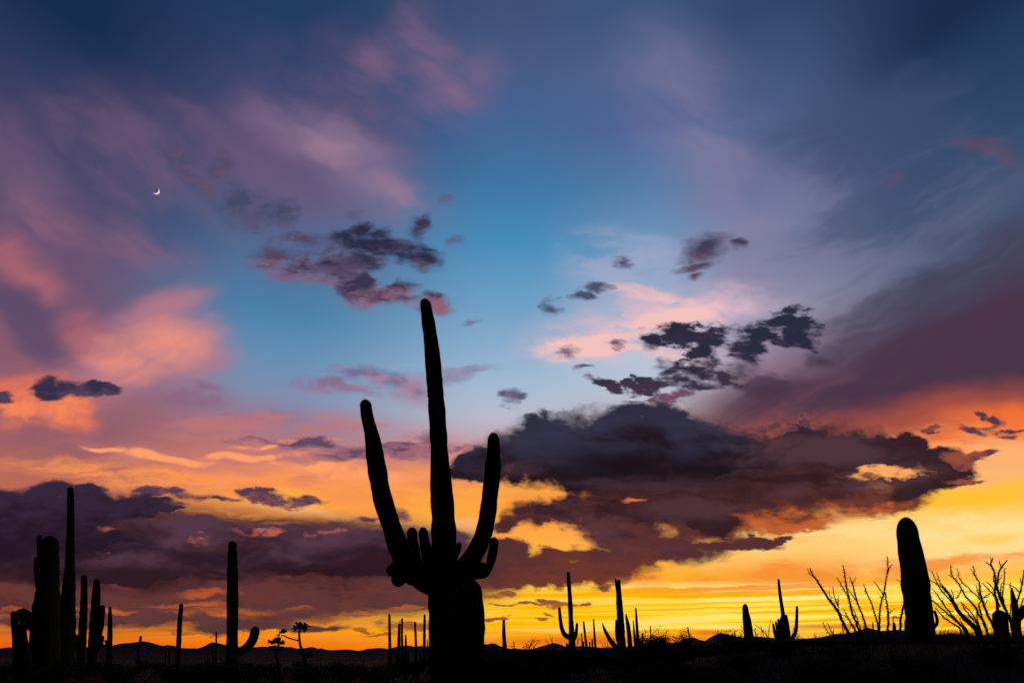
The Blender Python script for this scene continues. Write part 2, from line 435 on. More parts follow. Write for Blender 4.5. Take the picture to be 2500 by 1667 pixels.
cloud([(890, 1502, 66, 10, -3), (960, 1495, 70, 7, -3), (1000, 1486, 70, 8), (880, 1535, 50, 7), (1000, 1532, 100, 14), (930, 1546, 66, 5), (470, 1540, 66, 6), (1210, 1454, 30, 10), (1236, 1448, 26, 10), (1230, 1478, 36, 4), (1360, 1468, 72, 13, -3), (1425, 1466, 28, 7), (1285, 1474, 46, 5), (1330, 1500, 20, 5), (1312, 1510, 24, 5), (1200, 1510, 50, 7), (1480, 1418, 34, 11), (1486, 1430, 24, 11)],
              (146, 84, 60), (170, 98, 36), 1440, 1550, edge=(210, 126, 30), lo=0.10, hi=0.42, n=nB, amp=0.5, solid=1.3)
soft([(1400, 1564, 300, 20, -1), (1730, 1545, 70, 14), (1640, 1560, 260, 16), (2100, 1527, 380, 10, -1)], (230, 112, 24), 0.9, nA, 0.6, vec='plain')
# the great cloud on the right
cloud([(1360, 1392, 330, 54, -2), (1300, 1372, 200, 34), (1480, 1372, 260, 46, -8), (1600, 1335, 220, 50, 4), (1240, 1335, 70, 28), (1780, 1330, 150, 22, -2), (1860, 1320, 90, 14, -8), (1400, 1350, 150, 26)],
              (82, 46, 50), (112, 54, 40), 1310, 1450, edge=(160, 86, 62), lo=0.14, hi=0.42, amp=0.6, shade=0.8, n2=nA, solid=1.6)
cloud([(1880, 1246, 400, 62, -5), (2110, 1232, 190, 38, -8), (1760, 1280, 190, 40), (2000, 1220, 300, 50, -6)], (104, 54, 44), (192, 94, 46), 1215, 1290, edge=(226, 136, 76), lo=0.10, hi=0.5, n=nT, amp=0.5, solid=1.6, shade=0.8)
cloud([(1520, 1280, 190, 70, 10), (1480, 1240, 180, 50), (1640, 1260, 190, 60, 10), (1300, 1252, 70, 44), (1245, 1275, 60, 26, -20), (1390, 1240, 90, 46)], (52, 31, 42), (92, 47, 44), 1190, 1330, edge=(150, 84, 66), lo=0.12, hi=0.5, amp=0.7, shade=0.7, solid=1.6)
cloud([(1760, 1140, 380, 110, -2), (2010, 1112, 280, 86), (1980, 1160, 330, 76, -6), (2180, 1112, 130, 54, 14), (2290, 1132, 110, 44), (1700, 1205, 330, 84, -4), (2270, 1180, 130, 28, -14), (1740, 1262, 130, 46, 20), (2225, 1086, 50, 34), (1560, 1180, 260, 80)],
      (54, 36, 47), (52, 26, 30), 1040, 1240, edge=(110, 70, 76), lo=0.12, hi=0.46, amp=0.7, shade=0.9, n2=nA, solid=1.8)
cloud([(1430, 1096, 280, 104, -4), (1300, 1106, 180, 80), (1340, 1058, 130, 58), (1530, 1060, 230, 76), (1650, 1080, 260, 86, 4), (1180, 1122, 90, 46, -18), (1165, 1155, 100, 28), (1540, 1010, 60, 30), (1760, 1100, 150, 70, 10), (1450, 1150, 260, 60)],
      (46, 44, 63), (32, 20, 28), 1020, 1170, edge=(74, 62, 82), lo=0.12, hi=0.50, amp=0.7, shade=0.6, n2=nA, solid=1.8)
cloud([(1500, 1140, 330, 60), (1700, 1150, 260, 50, -2), (1380, 1120, 200, 50)], (24, 16, 25), (26, 13, 20), 1080, 1200, lo=0.0, hi=1.0, op=0.8, amp=0.4)
cloud([(2050, 1190, 260, 30, -5), (1900, 1215, 200, 30, -4)], (70, 36, 36), (84, 42, 38), 1160, 1230, lo=0.0, hi=1.0, op=0.7, amp=0.5, n=nT)
cloud([(1700, 1195, 420, 26, -3), (1500, 1215, 220, 18, -2), (2000, 1150, 260, 16, -3), (1400, 1395, 260, 14, -2), (1560, 1350, 200, 12, -4)], (78, 46, 50), (96, 54, 52), 1140, 1400, lo=0.1, hi=1.0, op=0.55, amp=1.0, n=nT)
soft([(1980, 1095, 330, 56), (2060, 1185, 280, 34, -6), (1660, 1235, 240, 46), (1490, 1290, 180, 46, 8), (2240, 1150, 120, 40)], (90, 58, 66), 0.6, nA, 1.9, vec='gentle')
soft([(1300, 1090, 190, 70), (1450, 1060, 240, 60), (1640, 1060, 220, 56)], (58, 56, 78), 0.4, nA, 1.2, vec='gentle')
soft([(1260, 1140, 170, 34), (1560, 1175, 300, 26)], (66, 44, 56), 0.6, nT, 1.8, vec='gentle')
cloud([(2160, 1154, 84, 19, 5), (2215, 1162, 50, 14), (2110, 1146, 46, 8)], (252, 172, 104), (250, 156, 82), 1135, 1175, lo=0.16, hi=0.9, n=nB, amp=0.9, solid=1.4)
cloud([(1547, 1226, 40, 8)], (236, 124, 70), (236, 124, 70), 1220, 1280, lo=0.12, hi=0.9, n=nB, amp=0.6)
cloud([(1810, 1044, 38, 20), (1895, 1050, 50, 14), (2132, 1052, 42, 12), (1980, 1032, 32, 16), (2270, 1043, 40, 11), (2420, 1034, 44, 16, -28), (2375, 1050, 36, 9), (2395, 1018, 22, 8), (2450, 1048, 56, 8), (2488, 1048, 30, 8), (2455, 1062, 30, 10), (2400, 1110, 66, 15, -20), (2340, 1122, 50, 16), (2350, 1170, 60, 10)],
              (92, 56, 70), (146, 74, 60), 1010, 1120, edge=(186, 104, 80), lo=0.10, hi=0.45, n=nB, amp=0.6, solid=1.2)
# ------------------------------------------------------------------ put together, region by region so that each ray works through its own clouds only
nG = noise(mapping(DIR, (0, 0, 0), 0, (1.0, 1.0, 0.35)), 3.2, 5, 0.55, dims='3D')
out = sstep(M('MAXIMUM', M('ABSOLUTE', AZ), M('MULTIPLY', EL, 1.45)), R(44), R(62))


def finish(c):
    # elsewhere on the dome the same broken veil goes on
    c = mix(M('MULTIPLY', M('MULTIPLY', out, sstep(nG, 0.48, 0.66)), 0.5), c, mix(sstep(EL, 0.0, 0.5), lin((74, 46, 62)), lin((46, 50, 82))))
    c = V('ADD', c, nish)
    c = mix(sstep(DZ, -0.02, -0.002), lin((16, 12, 12)), c)
    b = WN.new('ShaderNodeBackground')
    put(b.inputs[0], c)
    return b.outputs[0]


count = 0


def region(s0, s1, t0, t1):
    global count
    count += 1
    off = (1e-6 * count, 0.0, 0.0)
    vecs = {'plain': V('ADD', P, off), 'soft': V('ADD', Psoft, off), 'hard': V('ADD', Phard, off), 'gentle': V('ADD', V('ADD', P, V('SCALE', wbig, scale=0.4)), off)}
    own = {}

    def mine(v):                                        # this region's own copy of a shared value
        if id(v) not in own:
            own[id(v)] = (v, M('ADD', v, 2e-7 * count))
        return own[id(v)][1]
    c = base
    for (a0, a1, b0, b1), g, vec, n, n2 in LAYERS:
        if a0 < s1 and a1 > s0 and b0 < t1 and b1 > t0:
            nd = WN.new('ShaderNodeGroup')
            nd.node_tree = g
            for sock, v in zip(nd.inputs, (c, vecs[vec], mine(n), mine(n2), mine(T), mine(fray))):
                WL.new(v, sock)
            c = nd.outputs[0]
    return finish(c)


def switch(v, at_, low, high):
    n = WN.new('ShaderNodeMixShader')
    WL.new(M('GREATER_THAN', v, at_), n.inputs[0])
    WL.new(low, n.inputs[1])
    WL.new(high, n.inputs[2])
    return n.outputs[0]


SX = [st(x, 1300)[0] for x in (560, 1130, 1560, 2000)]
TY = [st(1250, y)[1] for y in (1405, 1170, 1010, 560)]
BIG = 99.0
ts = [-BIG] + TY + [BIG]
ss = [-BIG] + SX + [BIG]
rows_ = []
for j in range(len(ts) - 1):
    row = None
    for i in range(len(ss) - 1):
        sh = region(ss[i], ss[i + 1], ts[j], ts[j + 1])
        row = sh if row is None else switch(S, ss[i], row, sh)
    rows_.append(row)
dome = rows_[0]
for j in range(1, len(rows_)):
    dome = switch(T, ts[j], dome, rows_[j])
dome = switch(M('MAXIMUM', behind, M('GREATER_THAN', M('ABSOLUTE', S), 1.35)), 0.5, dome, finish(base))
wo = WN.new('ShaderNodeOutputWorld')
WL.new(dome, wo.inputs[0])
world.cycles.sampling_method = 'MANUAL'
world.cycles.sample_map_resolution = 256
# ------------------------------------------------------------------ sun, just behind the far hills
sl = bpy.data.lights.new('sun', 'SUN')
sl.energy = 0.3
sl.angle = R(0.5)
sl.color = (1.0, 0.72, 0.45)
so = bpy.data.objects.new('sun', sl)
sd = Vector((math.sin(SUN_AZ) * math.cos(SUN_EL), math.cos(SUN_AZ) * math.cos(SUN_EL), math.sin(SUN_EL)))
so.rotation_euler = sd.to_track_quat('Z', 'Y').to_euler()
so.location = (20, 30, 20)
col.objects.link(so)
scn.cycles.use_adaptive_sampling = True
scn.cycles.adaptive_threshold = 0.02
scn.cycles.adaptive_min_samples = 6
scn.cycles.max_bounces = 2
scn.cycles.diffuse_bounces = 1
scn.cycles.use_denoising = False


# ------------------------------------------------------------------ materials
def material(name, c1, c2, scale=6.0, bump=0.0, detail=5.0):
    m = bpy.data.materials.new(name)
    m.use_nodes = True
    nt = m.node_tree
    b = nt.nodes['Principled BSDF']
    b.inputs['Roughness'].default_value = 0.95
    b.inputs['Specular IOR Level'].default_value = 0.05
    t = nt.nodes.new('ShaderNodeTexCoord')
    n = nt.nodes.new('ShaderNodeTexNoise')
    n.inputs['Scale'].default_value = scale
    n.inputs['Detail'].default_value = detail
    nt.links.new(t.outputs['Object'], n.inputs['Vector'])
    r = nt.nodes.new('ShaderNodeValToRGB')
    r.color_ramp.elements[0].position = 0.35
    r.color_ramp.elements[0].color = (*c1, 1)
    r.color_ramp.elements[1].position = 0.65
    r.color_ramp.elements[1].color = (*c2, 1)
    nt.links.new(n.outputs['Fac'], r.inputs[0])
    nt.links.new(r.outputs[0], b.inputs['Base Color'])
    if bump:
        bp = nt.nodes.new('ShaderNodeBump')
        bp.inputs['Strength'].default_value = bump
        nt.links.new(n.outputs['Fac'], bp.inputs['Height'])
        nt.links.new(bp.outputs[0], b.inputs['Normal'])
    return m


MAT = dict(
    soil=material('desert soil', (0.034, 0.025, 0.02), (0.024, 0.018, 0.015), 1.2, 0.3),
    hazed_hill=material('haze-paled far rock', (0.24, 0.15, 0.12), (0.18, 0.12, 0.10), 0.003),  # right range: distance haze put into a lighter rock colour
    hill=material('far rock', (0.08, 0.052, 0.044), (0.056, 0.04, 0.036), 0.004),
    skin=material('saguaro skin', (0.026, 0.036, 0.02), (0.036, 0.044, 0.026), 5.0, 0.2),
    spine=material('spines', (0.05, 0.045, 0.04), (0.035, 0.03, 0.026), 9.0),
    cholla=material('cholla joints', (0.045, 0.055, 0.03), (0.06, 0.06, 0.04), 8.0),
    bark=material('grey bark', (0.07, 0.058, 0.046), (0.045, 0.037, 0.03), 14.0, 0.3),
    leaf=material('small leaves', (0.04, 0.05, 0.022), (0.06, 0.066, 0.03), 4.0),
    straw=material('dry grass', (0.024, 0.02, 0.014), (0.017, 0.014, 0.01), 3.0),
)


# ------------------------------------------------------------------ object helpers
def tag(o, label=None, cat=None, group=None, kind=None):
    for k, v in (('label', label), ('category', cat), ('group', group), ('kind', kind)):
        if v:
            o[k] = v
    return o


def obj(name, verts, faces, mat, parent=None, smooth=False):
    me = bpy.data.meshes.new(name)
    me.from_pydata(verts, [], faces)
    me.materials.append(MAT[mat])
    if smooth:
        me.polygons.foreach_set('use_smooth', [True] * len(me.polygons))
    me.update()
    o = bpy.data.objects.new(name, me)
    col.objects.link(o)
    if parent:
        o.parent = parent
    return o


def empty(name, loc):
    o = bpy.data.objects.new(name, None)
    o.empty_display_size = 0.3
    o.location = loc
    col.objects.link(o)
    return o


def sm(x, a, b):
    t = max(0.0, min(1.0, (x - a) / (b - a)))
    return t * t * (3 - 2 * t)


def ground_z(x, y):
    r = math.hypot(x, y)
    az = math.degrees(math.atan2(x, y))
    rise = 0.78 * sm(az, -6, 30) * sm(r, 4, 10) * (1 - sm(r, 60, 260)) * (1 - sm(abs(az), 75, 110))
    u = mnoise.noise(Vector((x * 0.11, y * 0.11, 0.3))) * 0.10 * sm(r, 3, 10) + mnoise.noise(Vector((x * 0.7, y * 0.7, 5))) * 0.03
    return rise + u * (1 - sm(r, 200, 600)) - 0.6 * sm(r, 150, 900)


# ------------------------------------------------------------------ the setting
verts, faces = [], []
NA = 160
rings = [0.0]
r = 0.8
while r < 40000:
    rings.append(r)
    r *= 1.11 if r < 60 else 1.25
for i, r in enumerate(rings):
    for k in range(NA):
        a = 2 * math.pi * k / NA
        x, y = r * math.sin(a), r * math.cos(a)
        verts.append((x, y, ground_z(x, y)))
for i in range(len(rings) - 1):
    for k in range(NA):
        k2 = (k + 1) % NA
        if i == 0:
            faces.append((k, i * NA + NA + k2, i * NA + NA + k))
        else:
            faces.append((i * NA + k, i * NA + k2, i * NA + NA + k2, i * NA + NA + k))
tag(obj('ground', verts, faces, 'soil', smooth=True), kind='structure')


def hills(profile, D, depth, seed, x0, x1, step, mat='hill'):
    """a ridge whose crest follows the skyline given in photograph pixels, with spurs and gullies in front of it"""
    pts = sorted(profile)

    def crest(px):
        if px <= pts[0][0] or px >= pts[-1][0]:
            e = pts[0] if px <= pts[0][0] else pts[-1]
            d = abs(px - e[0])
            return e[1] + 9 * mnoise.noise(Vector((px * 0.008, seed, 0))) * sm(d, 0, 150) + (0 if d < 1200 else (d - 1200) * 0.004)
        for (xa, ya), (xb, yb) in zip(pts, pts[1:]):
            if xa <= px <= xb:
                return ya + (yb - ya) * (px - xa) / (xb - xa)
    vs_, fs_ = [], []
    cols = int((x1 - x0) / step) + 1
    rows = [(-1.0, 0.0), (-0.7, 0.16), (-0.45, 0.36), (-0.28, 0.56), (-0.12, 0.8), (0.0, 1.0), (0.2, 0.7), (0.6, 0.25), (1.0, 0.0)]
    for q, hf in rows:
        for i in range(cols):
            px = x0 + i * step
            p = at(px, crest(px) + (0.5 * mnoise.noise(Vector((px * 0.11, seed, 2)))), D)
            top = p.z + 0.6
            n = mnoise.noise(Vector((px * 0.02, q * 2.0, seed + 4))) + 0.5 * mnoise.noise(Vector((px * 0.06, q * 4.0, seed)))
            f = hf * (1 + (0.28 * n if 0 < hf < 1 else 0))
            y = D + q * depth + (depth * 0.10 * n if hf not in (0.0, 1.0) else 0)
            s = p.x / D
            vs_.append((s * (y if q < 0 else D + (y - D) * 0.4), y, -0.8 + min(top, top * f) if hf else -6.0))
    for j in range(len(rows) - 1):
        for i in range(cols - 1):
            a = j * cols + i
            fs_.append((a, a + 1, a + 1 + cols, a + cols))
    return tag(obj('hills', vs_, fs_, mat, smooth=False), kind='structure')


SKYLINE_L = [(0, 1582), (20, 1579), (35, 1580), (80, 1584), (130, 1577), (178, 1575), (215, 1579), (247, 1570), (274, 1575), (293, 1570), (320, 1568), (346, 1564),
             (366, 1566), (386, 1573), (399, 1575), (411, 1573), (428, 1576), (444, 1581), (484, 1582), (497, 1577), (516, 1566.5), (529, 1568), (550, 1573), (582, 1578),
             (614, 1579), (646, 1577), (667, 1580), (699, 1578), (712, 1578.5), (726, 1582.5), (744, 1581), (763, 1577), (776, 1583), (786, 1581), (800, 1586), (850, 1584),
             (880, 1588), (895, 1583), (927, 1580), (948, 1583), (969, 1577), (999, 1574), (1012, 1578), (1032, 1575), (1046, 1578), (1110, 1582), (1182, 1571), (1192, 1572),
             (1204, 1567), (1222, 1577), (1240, 1582), (1276, 1583.5), (1301, 1584), (1400, 1590), (1600, 1594)]
SKYLINE_R = [(1150, 1602), (1260, 1592), (1301, 1582.5), (1321, 1576.5), (1338, 1572), (1352, 1568), (1366, 1571), (1380, 1577.5), (1420, 1576), (1470, 1580), (1540, 1577),
             (1600, 1572), (1657, 1566), (1667, 1560), (1689, 1553), (1706, 1560), (1720, 1564), (1738, 1552), (1758, 1543.5), (1772, 1546), (1799, 1553), (1813, 1555),
             (1843, 1552), (1875, 1555), (1930, 1560), (2003, 1555), (2039, 1546), (2067, 1545), (2095, 1539), (2117, 1530.5), (2131, 1534), (2151, 1539), (2193, 1536), (2260, 1545), (2400, 1556)]
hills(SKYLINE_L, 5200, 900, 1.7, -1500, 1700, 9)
hills(SKYLINE_R, 8200, 1400, 6.1, 1100, 4300, 9, 'hazed_hill')

# crescent moon: lune of a sphere far beyond the hills, sunlight put in as emission
mc = at(380, 465, 16000)
mr = 8.2 / F * 16000 * 1.12
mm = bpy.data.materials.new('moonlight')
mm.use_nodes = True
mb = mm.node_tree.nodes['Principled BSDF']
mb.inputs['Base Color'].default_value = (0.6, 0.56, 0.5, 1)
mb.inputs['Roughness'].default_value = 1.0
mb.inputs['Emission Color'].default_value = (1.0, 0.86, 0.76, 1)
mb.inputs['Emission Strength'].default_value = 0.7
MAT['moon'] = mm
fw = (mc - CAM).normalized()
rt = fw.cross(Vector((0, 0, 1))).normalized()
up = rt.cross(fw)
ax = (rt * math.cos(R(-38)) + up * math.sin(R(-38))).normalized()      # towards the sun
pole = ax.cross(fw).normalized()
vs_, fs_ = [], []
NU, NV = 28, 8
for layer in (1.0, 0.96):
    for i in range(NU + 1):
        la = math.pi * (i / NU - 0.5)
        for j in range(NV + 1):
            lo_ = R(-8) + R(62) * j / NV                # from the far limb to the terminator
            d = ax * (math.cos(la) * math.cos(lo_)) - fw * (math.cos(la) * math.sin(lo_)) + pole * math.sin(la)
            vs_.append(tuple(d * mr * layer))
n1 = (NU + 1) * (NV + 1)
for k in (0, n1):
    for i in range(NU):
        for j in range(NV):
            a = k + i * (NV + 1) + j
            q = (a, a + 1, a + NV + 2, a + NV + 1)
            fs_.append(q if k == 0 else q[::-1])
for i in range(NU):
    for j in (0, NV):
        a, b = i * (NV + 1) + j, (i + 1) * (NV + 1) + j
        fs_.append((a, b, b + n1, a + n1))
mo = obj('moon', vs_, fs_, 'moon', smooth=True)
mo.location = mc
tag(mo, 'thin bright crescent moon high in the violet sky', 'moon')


# ------------------------------------------------------------------ stems
def catmull(pts, n):
    """pts: list of tuples; n samples per span"""
    out_ = []
    P_ = [pts[0]] + list(pts) + [pts[-1]]
    for i in range(1, len(P_) - 2):
        p0, p1, p2, p3 = P_[i - 1], P_[i], P_[i + 1], P_[i + 2]
        for k in range(n):
            t = k / n
            out_.append(tuple(0.5 * (2 * b + (c - a) * t + (2 * a - 5 * b + 4 * c - d) * t * t + (3 * b - a - 3 * c + d) * t ** 3)
                              for a, b, c, d in zip(p0, p1, p2, p3)))
    out_.append(tuple(pts[-1]))
    return out_


def resample(path, step):
    L = [0.0]
    for a, b in zip(path, path[1:]):
        L.append(L[-1] + math.dist(a[:3], b[:3]))
    total = L[-1]
    n = max(3, int(total / step))
    res, j = [], 0
    for i in range(n + 1):
        d = total * i / n
        while j < len(L) - 2 and L[j + 1] < d:
            j += 1
        t = (d - L[j]) / max(1e-9, L[j + 1] - L[j])
        res.append(tuple(a + (b - a) * t for a, b in zip(path[j], path[j + 1])))
    return res, total


def sweep(path, sides, ribs=0, depth=0.0, dome=True, wob=0.0, seed=0.0, step=None):
    """path of (x, y, z, radius) from the tip down; returns verts, faces, rings"""
    step = step or path[0][3] * 0.9
    pts, total = resample(path, step)
    if dome:                                           # denser rings through the rounded tip
        r0 = pts[0][3]
        hcap = min(r0 * 1.25, total * 0.5)
        cap = [0, 0.02, 0.07, 0.16, 0.3, 0.5, 0.75, 1.0]
        fine, _ = resample(path, hcap / 40)
        m = len(fine) - 1
        head = []
        for c in cap:
            i = min(m, int(round(c * hcap / total * m)))
            p = fine[i]
            k = math.sqrt(max(0.0, 1 - (1 - c) ** 2.2))
            head.append((p[0], p[1], p[2], max(p[3] * k, r0 * 0.02)))
        rest = [p for i, p in enumerate(pts) if total * i / (len(pts) - 1) > hcap * 1.05]
        pts = head + rest
    vs_, fs_ = [], []
    ref = None
    frames = []
    for i, p in enumerate(pts):
        a = Vector(pts[max(0, i - 1)][:3])
        b = Vector(pts[min(len(pts) - 1, i + 1)][:3])
        t = (b - a)
        t = t.normalized() if t.length > 1e-9 else Vector((0, 0, -1))
        if ref is None:
            ref = t.orthogonal().normalized()
        ref = (ref - t * ref.dot(t))
        ref = ref.normalized() if ref.length > 1e-6 else t.orthogonal().normalized()
        bi = t.cross(ref)
        w = 1.0
        if wob:
            w += wob * mnoise.noise(Vector((p[0] * 2 + seed, p[1] * 2, p[2] * 4.2))) + wob * 0.5 * mnoise.noise(Vector((seed, p[2] * 11, 2)))
        frames.append((Vector(p[:3]), ref.copy(), bi, p[3] * w))
        for k in range(sides):
            an = 2 * math.pi * k / sides
            rr = p[3] * w
            if ribs:
                rr *= 1 - depth + depth * abs(math.cos(an * ribs / 2))
            v = Vector(p[:3]) + (ref * math.cos(an) + bi * math.sin(an)) * rr
            vs_.append(tuple(v))
    n = len(pts)
    for i in range(n - 1):
        for k in range(sides):
            k2 = (k + 1) % sides
            fs_.append((i * sides + k, i * sides + k2, (i + 1) * sides + k2, (i + 1) * sides + k))
    fs_.append(tuple(reversed(range(sides))))
    fs_.append(tuple(range((n - 1) * sides, n * sides)))
    return vs_, fs_, frames


def rel(vs_, o):
    return [(v[0] - o[0], v[1] - o[1], v[2] - o[2]) for v in vs_]


Z1, Z2, Z3 = (0, 1150, 420 / 1274), (380, 1250, 420 / 1579), (800, 700, 500 / 1568)
Z4, Z5, Z6 = (850, 1200, 450 / 1511), (1180, 1350, 420 / 2077), (1560, 1350, 440 / 2176)
Z7, Z8 = (1900, 1230, 350 / 1256), (2150, 1230, 350 / 1256)


def to_world(zone, pts, D):
    res = []
    for p in pts:
        z = p[4] if len(p) > 4 else zone
        d = D + (p[3] if len(p) > 3 and p[3] is not None else 0.0)
        px, py = z[0] + p[0] * z[2], z[1] + p[1] * z[2]
        v = at(px, py, d)
        res.append((v.x, v.y, v.z, 0.5 * p[2] * z[2] / F * d))
    return res


def saguaro(label, D, zone, stems, group=None, near=False, spines=0, seed=1.0):
    """stems: (part name, [(x, y, width, depth offset)...] from tip down); the first one is rooted in the ground"""
    built = []
    base = None
    for i, (nm, pts) in enumerate(stems):
        wp = to_world(zone, pts, D)
        if nm in ('trunk', 'stem'):
            x, y, z, r_ = wp[-1]
            g = ground_z(x, y) - 0.15
            if z > g + 0.05:
                wp.append((x, y, (z + g) / 2, r_ * 1.03))
                wp.append((x, y, g, r_ * 1.0))
            if base is None:
                base = Vector((x, y, g + 0.15))
        path = catmull(wp, 6)
        rmax = max(p[3] for p in wp)
        pxr = rmax / D * F
        if near:
            sides, ribs = 72, 18
        elif pxr > 6:
            sides, ribs = 42, 14
        elif pxr > 3:
            sides, ribs = 24, 12
        else:
            sides, ribs = 12, 0
        built.append((nm, sweep(path, sides, ribs, 0.10 if ribs else 0.0, True, 0.10 if pxr > 3 else 0.09, seed + i * 3.3, step=max(rmax * 0.45, 0.05)), rmax))
    if len(built) == 1 and not spines:
        nm, (vs_, fs_, fr), _ = built[0]
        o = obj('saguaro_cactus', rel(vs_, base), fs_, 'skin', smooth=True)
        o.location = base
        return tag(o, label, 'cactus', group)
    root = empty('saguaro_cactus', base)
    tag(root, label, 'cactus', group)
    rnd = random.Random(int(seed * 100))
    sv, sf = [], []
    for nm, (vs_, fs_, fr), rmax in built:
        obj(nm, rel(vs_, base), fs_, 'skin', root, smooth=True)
        if spines:
            ln = sum((fr[i + 1][0] - fr[i][0]).length for i in range(len(fr) - 1))
            cnt = int(spines * ln * rmax * 6.3)
            for _ in range(cnt):
                i = rnd.randrange(0, len(fr))
                c, u, w, rr = fr[i]
                c2 = fr[min(i + 1, len(fr) - 1)][0]
                an = (rnd.randrange(18) * 2 * math.pi / 18)
                nrm = u * math.cos(an) + w * math.sin(an)
                p = c.lerp(c2, rnd.random()) + nrm * rr * 0.97 - base
                dn = (nrm + Vector((rnd.gauss(0, .5), rnd.gauss(0, .5), rnd.gauss(0, .5)))).normalized()
                s = dn.orthogonal().normalized() * 0.0022
                L = rnd.uniform(0.02, 0.065)
                k = len(sv)
                sv += [tuple(p - s), tuple(p + s), tuple(p + dn * L)]
                sf.append((k, k + 1, k + 2))
    if spines:
        tag(obj('spines', sv, sf, 'spine', root), kind='stuff')
    return root


# the great branching saguaro
saguaro('towering saguaro with two long raised arms and stubby limbs around its fork', 11.0, Z4, [
    ('trunk', [(748, 98, 84, 0, Z3), (750, 140, 92, 0, Z3), (775, 300, 106, 0, Z3), (798, 480, 120, 0, Z3), (816, 700, 128, 0, Z3), (837, 960, 134, 0, Z3), (854, 1250, 142, 0, Z3), (871, 1560, 168, 0, Z3),
               (779, 200, 198), (785, 400, 204), (788, 560, 214), (780, 700, 232), (772, 860, 232), (774, 1050, 230), (778, 1300, 226), (780, 1560, 226)]),
    ('arm', [(290, 866, 80, -.2, Z3), (292, 910, 90, -.2, Z3), (304, 1000, 97, -.2, Z3), (341, 1150, 117, -.2, Z3), (363, 1300, 137, -.2, Z3), (407, 1560, 149, -.2, Z3),
             (310, 150, 162, -.2), (362, 300, 164, -.2), (402, 420, 172, -.2), (462, 550, 190, -.2), (548, 660, 200, -.15), (640, 726, 210, -.05), (740, 770, 200, 0)]),
    ('arm', [(1270, 1118, 78, -.1, Z3), (1270, 1165, 88, -.1, Z3), (1270, 1250, 104, -.1, Z3), (1267, 1350, 120, -.1, Z3), (1257, 1480, 130, -.1, Z3), (1165, 0, 134, -.1), (1149, 150, 140, -.1),
             (1122, 300, 144, -.1), (1090, 400, 146, -.1), (1040, 500, 158, -.1), (985, 590, 170, -.05), (900, 680, 180, 0), (800, 740, 180, 0)]),
    ('stub', [(318, 628, 78, -.35), (350, 640, 110, -.35), (420, 640, 150, -.3), (520, 670, 180, -.2), (660, 720, 180, 0)]),
    ('stub', [(398, 778, 96, -.3), (408, 740, 116, -.3), (430, 690, 130, -.3), (500, 650, 150, -.2)]),
    ('stub', [(523, 291, 80, .3), (525, 350, 87, .3), (532, 450, 96, .3), (560, 580, 100, .2), (640, 690, 110, 0)]),
    ('stub', [(613, 291, 72, .35), (617, 350, 78, .35), (632, 440, 88, .35), (660, 560, 96, .2), (700, 660, 110, 0)]),
    ('stub', [(908, 413, 42, .3), (907, 450, 46, .3), (893, 500, 50, .3), (860, 560, 60, .1)]),
    ('stub', [(1168, 634, 126, -.15), (1120, 643, 140, -.15), (1040, 650, 140, -.1), (940, 670, 150, -.05), (830, 700, 150, 0)]),
    ('arm', [(1196, 371, 66, -.2), (1195, 420, 74, -.2), (1185, 500, 76, -.2), (1166, 580, 72, -.2), (1140, 640, 70, -.15)]),
], near=True, spines=330, seed=2.1)
saguaro('short round topped saguaro pressed against the foot of the great branching one', 10.2, Z4, [
    ('trunk', [(1000, 713, 150), (998, 760, 194), (992, 850, 224), (991, 1000, 244), (992, 1240, 250), (990, 1560, 246)]),
], near=True, spines=700, seed=3.7)
# left cluster
saguaro('thick saguaro with a drooping side arm and thin upright arms', 18.0, Z1, [
    ('trunk', [(372, 478, 84), (372, 520, 100), (372, 600, 106), (366, 800, 122), (350, 950, 150), (335, 1150, 176), (330, 1400, 190)]),
    ('arm', [(293, 470, 32), (293, 540, 36), (297, 620, 40), (305, 720, 44)]),
    ('arm', [(266, 634, 22), (268, 700, 28), (276, 800, 36), (296, 900, 40)]),
    ('arm', [(130, 1062, 74, -.5), (165, 1052, 84, -.5), (196, 1082, 96, -.4), (232, 1128, 100, -.2), (300, 1170, 100)]),
    ('arm', [(424, 978, 24, .2), (420, 1030, 32, .2), (405, 1110, 40, .2), (380, 1200, 60)]),
], spines=200, seed=4.2)
saguaro('low forked saguaro with two bent stems under a drooping arm', 17.0, Z1, [
    ('trunk', [(103, 1033, 34), (104, 1070, 40), (112, 1130, 46), (124, 1240, 54), (140, 1400, 74)]),
    ('stem', [(168, 1085, 36), (170, 1150, 38), (180, 1250, 42), (196, 1340, 50), (206, 1440, 60)]),
], seed=5.2)
saguaro('tall slender saguaro tapering from a swollen base', 26.0, Z1, [
    ('trunk', [(522, 116, 34), (522, 150, 40), (524, 300, 46), (522, 480, 51), (518, 690, 62), (511, 850, 80), (498, 1000, 102), (486, 1150, 124), (474, 1350, 130)]),
    ('stub', [(420, 958, 30), (440, 955, 36), (480, 960, 40)]),
], seed=6.3)
saguaro('straight column saguaro with a small rounded bud low on its side', 28.0, Z1, [
    ('trunk', [(622, 766, 34), (623, 820, 40), (621, 1000, 47), (611, 1200, 54), (602, 1400, 58)]),
    ('arm', [(563, 1207, 34, -.2), (566, 1245, 40, -.2), (580, 1290, 40, -.1), (605, 1320, 40)]),
], seed=7.1)
saguaro('saguaro with a shorter second stem pressed to its trunk', 27.0, Z1, [
    ('trunk', [(716, 795, 38), (716, 840, 44), (710, 950, 56), (700, 1100, 60), (686, 1300, 60), (684, 1420, 60)]),
    ('arm', [(759, 988, 32), (757, 1030, 38), (743, 1150, 42), (720, 1260, 44), (700, 1320, 44)]),
    ('arm', [(752, 1210, 38, -.2), (746, 1250, 42, -.2), (726, 1300, 44, -.1), (700, 1340, 40)]),
], seed=8.4)
